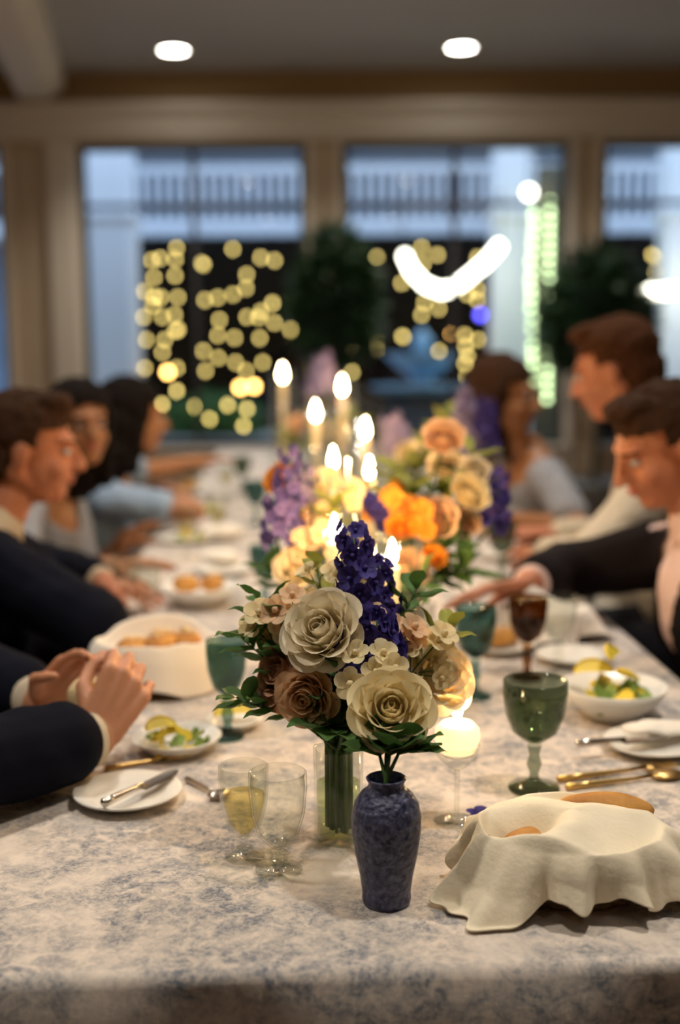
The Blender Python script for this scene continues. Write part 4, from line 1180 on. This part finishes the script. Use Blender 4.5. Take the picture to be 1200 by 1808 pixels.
def pillow(p, sx, sy, sz, rz, label, name='folded_napkin'):
    o = obj(name, MB().ell((0, 0, sz), (V((sx, 0, 0)), V((0, sy, 0)), V((0, 0, sz))), 28, 12), MT['linen'], None, loc=p)
    for v in o.data.vertices: v.co.z = max(0, v.co.z + .004 * NZ.noise(v.co * 45)); v.co.x *= 1 + .1 * NZ.noise(v.co * 30)
    o.rotation_euler = (0, 0, rz); return tag(o, label, 'napkin')


pillow(nm_, .058, .028, .009, .05, 'folded white napkin on the small plate at the right edge')
kp = T(1098, 1330); knife(kp, .25, .15, 'butter knife leaning over the right small plate edge', .017)
for px, py, px2, py2, l, m, kind in ((985, 1378, 1190, 1352, 'gold fork on the right before the small plate', 'gold', 'f'), (1000, 1392, 1199, 1368, 'gold spoon in front of the gold fork', 'gold', 's'), (185, 1360, 330, 1335, 'gold fork behind the front left bread plate', 'gold', 'f'), (330, 1378, 395, 1410, 'silver spoon right of the front left bread plate', 'steel', 's')):
    a_, c_ = T(px, py), T(px2, py2); L_ = min(.2, (c_ - a_).length); fork((a_ + c_) / 2, math.atan2(c_.y - a_.y, c_.x - a_.x), L_, l, m, kind == 's')


def lemon(p, k, label, rz=0):
    t = thing('lemon_wedge', label, 'lemon', p, 'lemon wedges', rz)
    obj('rind', MB().grid(lambda u, v: V((.030 * k * math.cos(v * PI), .020 * k * math.sin(v * PI) * math.cos(u * 1.6 - .8), .020 * k * math.sin(v * PI) * math.sin(u * 1.6 + .2))), 8, 10), MT['lime'], t)
    obj('flesh', MB().grid(lambda u, v: V((.028 * k * math.cos(v * PI), .019 * k * math.sin(v * PI) * u * .8, .017 * k * math.sin(v * PI) * (.2 + .8 * u) )), 6, 10), MT['lime'], t)


def heap(p, r, n, label, mats=('salad', 'lime'), name='salad', h=.03):
    p = V(p); t = thing(name, label, 'food', p)
    for m in mats:
        b = MB()
        for _ in range(n):
            a, q = random.random() * 6.28, r * math.sqrt(random.random()); z = h * (1 - (q / r) ** 2) * random.uniform(.2, 1)
            d = V((random.uniform(-1, 1), random.uniform(-1, 1), random.uniform(0, .9))).normalized(); s_ = d.orthogonal().normalized(); L_ = r * random.uniform(.3, .6)
            c = V((q * math.cos(a), q * math.sin(a), z))
            b.grid(lambda u, v: c + d * (v - .5) * L_ + s_ * (u - .5) * L_ * .7 * math.sin(PI * (.1 + .8 * v)) + V((0, 0, .10 * L_ * math.sin(u * 9 + v * 7))), 3, 4)
        o = obj('leaf_heap', b, MT[m], t); o['kind'] = 'stuff'
    return t


# salad bowl with lemon on the right, white plate of salad on the left
bp_ = T(1082, 1262); bowl(bp_, .088, .052, 'white salad bowl with lemon on the right')
heap(V((bp_.x, bp_.y, TZ + .025)), .068, 14, 'green salad in the right white bowl')
for i, (px, py, l) in enumerate(((1048, 1190, 'large lemon wedge on the left in the right salad bowl'), (1088, 1160, 'tall lemon wedge at the back of the right salad bowl'), (1110, 1195, 'small lemon wedge on the right in the right salad bowl'))):
    lemon(A(px, py, bp_.y + .02), 1.15 - .15 * i, l, i * 1.1)
sp_ = T(312, 1322); plate(sp_, .068, 'white plate of yellow salad beside the near left hands', h=.022)
heap(V((sp_.x, sp_.y, TZ + .010)), .05, 12, 'yellow salad on the plate beside the near left hands', ('lime', 'salad'), h=.028)
lemon(V((sp_.x - .02, sp_.y - .01, TZ + .035)), .9, 'lemon wedge on the yellow salad plate', .6)
lp = T(412, 1282); plate(lp, .045, 'small plate with a lemon slice left of the near bouquet'); lemon(V((lp.x, lp.y, TZ + .018)), 1.1, 'lemon wedge on the small plate by the teal goblet', .3)
pillow(T(95, 1292), .07, .045, .012, .3, 'crumpled white napkin under the near left forearms', 'crumpled_napkin')


# ------------------------------------------------------------------ bread baskets in cloth
def loaf(p, ln, r, rz, label, tilt=0.0, sc=(-.4, .05, .5)):
    t = thing('bread_roll', label, 'bread', p, 'bread rolls', rz); b = MB().ell((0, 0, 0), (V((ln, 0, 0)), V((0, r, 0)), V((0, 0, r * .85))), 22, 14)
    b.v = [tuple(V(v) * (1 + .08 * NZ.noise(V(v) * 35 + V((ln * 90, 0, 0))))) for v in b.v]
    obj('crust', b, MT['bread'], t)
    for q in sc: obj('score', MB().tube([(ln * q - r * .25, -r * .5, r * .74), (ln * q, 0, r * .90), (ln * q + r * .25, r * .5, r * .74)], [.001, .0035, .001], 6), MT['crumb'], t)
    t.rotation_euler = (0, tilt, rz); return t


def basket(p, rx, ry, h, label, rz=0):
    p = V(p); p.z = TZ; t = thing('bread_basket', label, 'basket', p, 'bread baskets', rz)
    obj('base', MB().lathe([(0, 0), (.8, 0), (.8, .006), (0, .006)], 32, sx=rx, sy=ry), MT['wicker'], t)
    for i in range(7):
        z = .006 + (h - .010) * i / 6; k = .80 + .20 * i / 6
        obj('woven_band', MB().tube([((rx * k + .003 * (-1) ** (j + i)) * math.cos(2 * PI * j / 40), (ry * k + .003 * (-1) ** (j + i)) * math.sin(2 * PI * j / 40), z) for j in range(41)], h / 13, 6), MT['wicker'], t)
    return t


def napkin(p, rx, ry, h, label, fold, rz=0, m='linen', inner=None, drop=None, cut=None, n=6, seed=0, amp=.14):
    """cloth lining: v runs from the middle of the basket over its rim and down outside"""
    p = V(p); p.z = TZ

    def fn(u, v):
        a = 2 * PI * u; ca, sa = math.cos(a), math.sin(a)
        ln = fold(a)                       # how far the cloth falls beyond the rim
        if v < .5:
            q = v / .5; r = q; z = inner(q, a)
        else:
            q = (v - .5) / .5; th = min(q * 2.2, 1) * PI / 2
            r = 1 + .10 * math.sin(th) + q * ln * .9; z = h + .014 - .014 * (1 - math.cos(th)) - q * drop(a)
            r += amp * q * math.sin(n * a + seed) + amp * .45 * q * math.sin(2.3 * n * a + seed * 2)
            z += .012 * q * math.cos(n * a + seed)
        w_ = V((rx * r * ca, ry * r * sa, max(.003, z)))
        k = NZ.noise(w_ * 14 + V((seed, 0, 0))) * .006 + NZ.noise(w_ * 34 + V((seed, 0, 0))) * .003
        return V((w_.x, w_.y, max(.003, w_.z + k * min(1, w_.z * 20))))
    b = MB().grid(fn, 120, 44, True)
    if cut: b.f = [f for f in b.f if not cut(sum((V(b.v[i]) for i in f), V()) / 4)]
    me = b.mesh('napkin_source', MT[m]); o = link('napkin_source', me)
    me2 = dep(o, [('SOLIDIFY', dict(thickness=.0022, offset=0)), ('SUBSURF', dict(levels=1, render_levels=1))])
    bpy.data.objects.remove(o); me2.polygons.foreach_set('use_smooth', [True] * len(me2.polygons))
    o = link('napkin', me2, None, p); o.rotation_euler = (0, 0, rz)
    return tag(o, label, 'napkin', 'napkins lining the bread baskets')


# front basket
fb = T(1005, 1560); fb.z = TZ
basket(fb, .095, .080, .055, 'bread basket under the ivory napkin at the front right')
def dg_(a, c, wdt):
    d = (a - c + PI) % (2 * PI) - PI
    return math.exp(-(d / wdt) ** 2)


inn = lambda q, a: .062 + .030 * (1 - q ** 2) - .058 * math.exp(-((q * math.cos(a) + .58) ** 2 + (q * math.sin(a) + .10) ** 2) * 8) + .012 * max(0, q - .7) + .022 * q ** 5 * dg_(a, rad(216), .75) + .010 * math.sin(3 * a + 1) * q
napkin(fb, .100, .085, .060, 'ivory linen napkin draped over the front right bread basket', lambda a: .10 + .62 * dg_(a, rad(216), .40) + .60 * dg_(a, rad(-24), .38) + .4 * dg_(a, rad(120), .5) + .4 * dg_(a, rad(50), .4),
       m='linenw', inner=inn, drop=lambda a: .026 + .040 * dg_(a, rad(216), .42) + .028 * dg_(a, rad(-24), .40) + .015 * abs(math.sin(a * 6.5 + .6)) - .022 * dg_(a, rad(216), .75) * 0, cut=lambda c: (c.x - .045) ** 2 / .0020 + (c.y - .042) ** 2 / .0005 < 1, n=11, seed=1.3, amp=.17)
loaf(fb + V((.048, .040, .074)), .055, .021, -.15, 'golden bread stick showing at the back of the front basket', sc=())
loaf(fb + V((-.045, .01, .044)), .034, .022, .5, 'bread roll tucked at the left in the front basket', sc=())
loaf(fb + V((.01, -.02, .050)), .045, .026, .2, 'bread roll hidden under the napkin of the front basket')
# left basket
lb = T(278, 1212); lb.z = TZ
basket(lb, .098, .072, .075, 'bread basket in white cloth beside the near left hands', .12)
napkin(lb, .104, .078, .080, 'white napkin lining the left bread basket', lambda a: .12 + .06 * math.sin(a * 2), rz=.12, m='linen', inner=lambda q, a: .035 + .045 * q ** 3 + (.055 * max(0, math.sin(a)) * q ** 2), drop=lambda a: .072 + (-.03 if math.sin(a) > 0 else 0), n=4, seed=.4, amp=.05)
for i, (x, y, z, l) in enumerate(((-.035, -.022, .076, 'left golden roll in the left bread basket'), (.012, -.020, .082, 'middle golden roll in the left bread basket'), (.056, -.004, .084, 'right golden roll in the left bread basket'), (.01, .03, .075, 'rear golden roll in the left bread basket'))):
    loaf(lb + V((x, y, z)), .034, .025, i * .9, l)
# right far basket and left far ones
rb = T(958, 1125); rb.z = TZ
basket(rb, .085, .065, .05, 'bread basket under the white napkin by the reaching hand')
napkin(rb, .09, .07, .053, 'white napkin peaked over the basket by the reaching hand', lambda a: .3 + .2 * math.cos(3 * a), m='linen', inner=lambda q, a: .055 + .035 * (1 - q) + .03 * math.exp(-((q * math.cos(a) + .3) ** 2 + (q * math.sin(a)) ** 2) * 10), drop=lambda a: .045 + .01 * math.cos(3 * a), n=5, seed=2.2)
l2_ = T(352, 1065); l2_.z = TZ
bowl(l2_, .095, .045, 'white bowl of bread and fruit before the seated women')
for i, (x, y, l) in enumerate(((-.03, 0, 'golden roll on the left in the white fruit bowl'), (.03, .01, 'golden roll on the right in the white fruit bowl'))): loaf(l2_ + V((x, y, .048)), .034, .024, i, l)
for px, py, r, l in ((262, 1040, .075, 'white plate beside the grey-topped woman'), (395, 1010, .08, 'white plate behind the fruit bowl'), (325, 955, .09, 'white plate on the left halfway along the table'), (365, 905, .1, 'far white plate by the black-haired woman'), (335, 870, .1, 'farthest white plate on the left'), (880, 1145, .075, 'white plate of toast behind the teal goblet'), (1010, 1165, .07, 'white plate left of the lemon bowl'), (905, 985, .085, 'white plate before the woman in grey')):
    q = T(px, py); plate(q, r, l)
    if px in (325, 365): heap(V((q.x, q.y, TZ + .008)), r * .6, 9, ('yellow salad on the plate halfway along the left' if px == 325 else 'yellow salad on the far plate by the black-haired woman'), ('lime', 'salad'), h=.03)
    if px == 335: loaf(V((q.x, q.y, TZ + .03)), .04, .026, .3, 'golden roll on the farthest left plate')
    if px == 880: loaf(V((q.x, q.y, TZ + .026)), .045, .022, .3, 'toasted bread on the plate behind the teal goblet')
pillow(T(395, 950), .07, .04, .02, .4, 'white napkin bundle near the far left plates', 'crumpled_napkin')
pillow(T(388, 1000) + V((0, 0, .012)), .06, .04, .018, -.3, 'white napkin bundle on the plate behind the fruit bowl', 'crumpled_napkin')
# fallen violet petal flower by the front basket
t = thing('fallen_blossom', 'dark violet blossom lying between the blue vase and the basket', 'flower', T(850, 1448))
for i in range(5): link('petal', petal(.010, .024, .8, .2).mesh('petal', MT['purple']), t, mtx=M.Rotation(i * 1.25, 4, 'Z') @ M.Rotation(-.9, 4, 'X'))
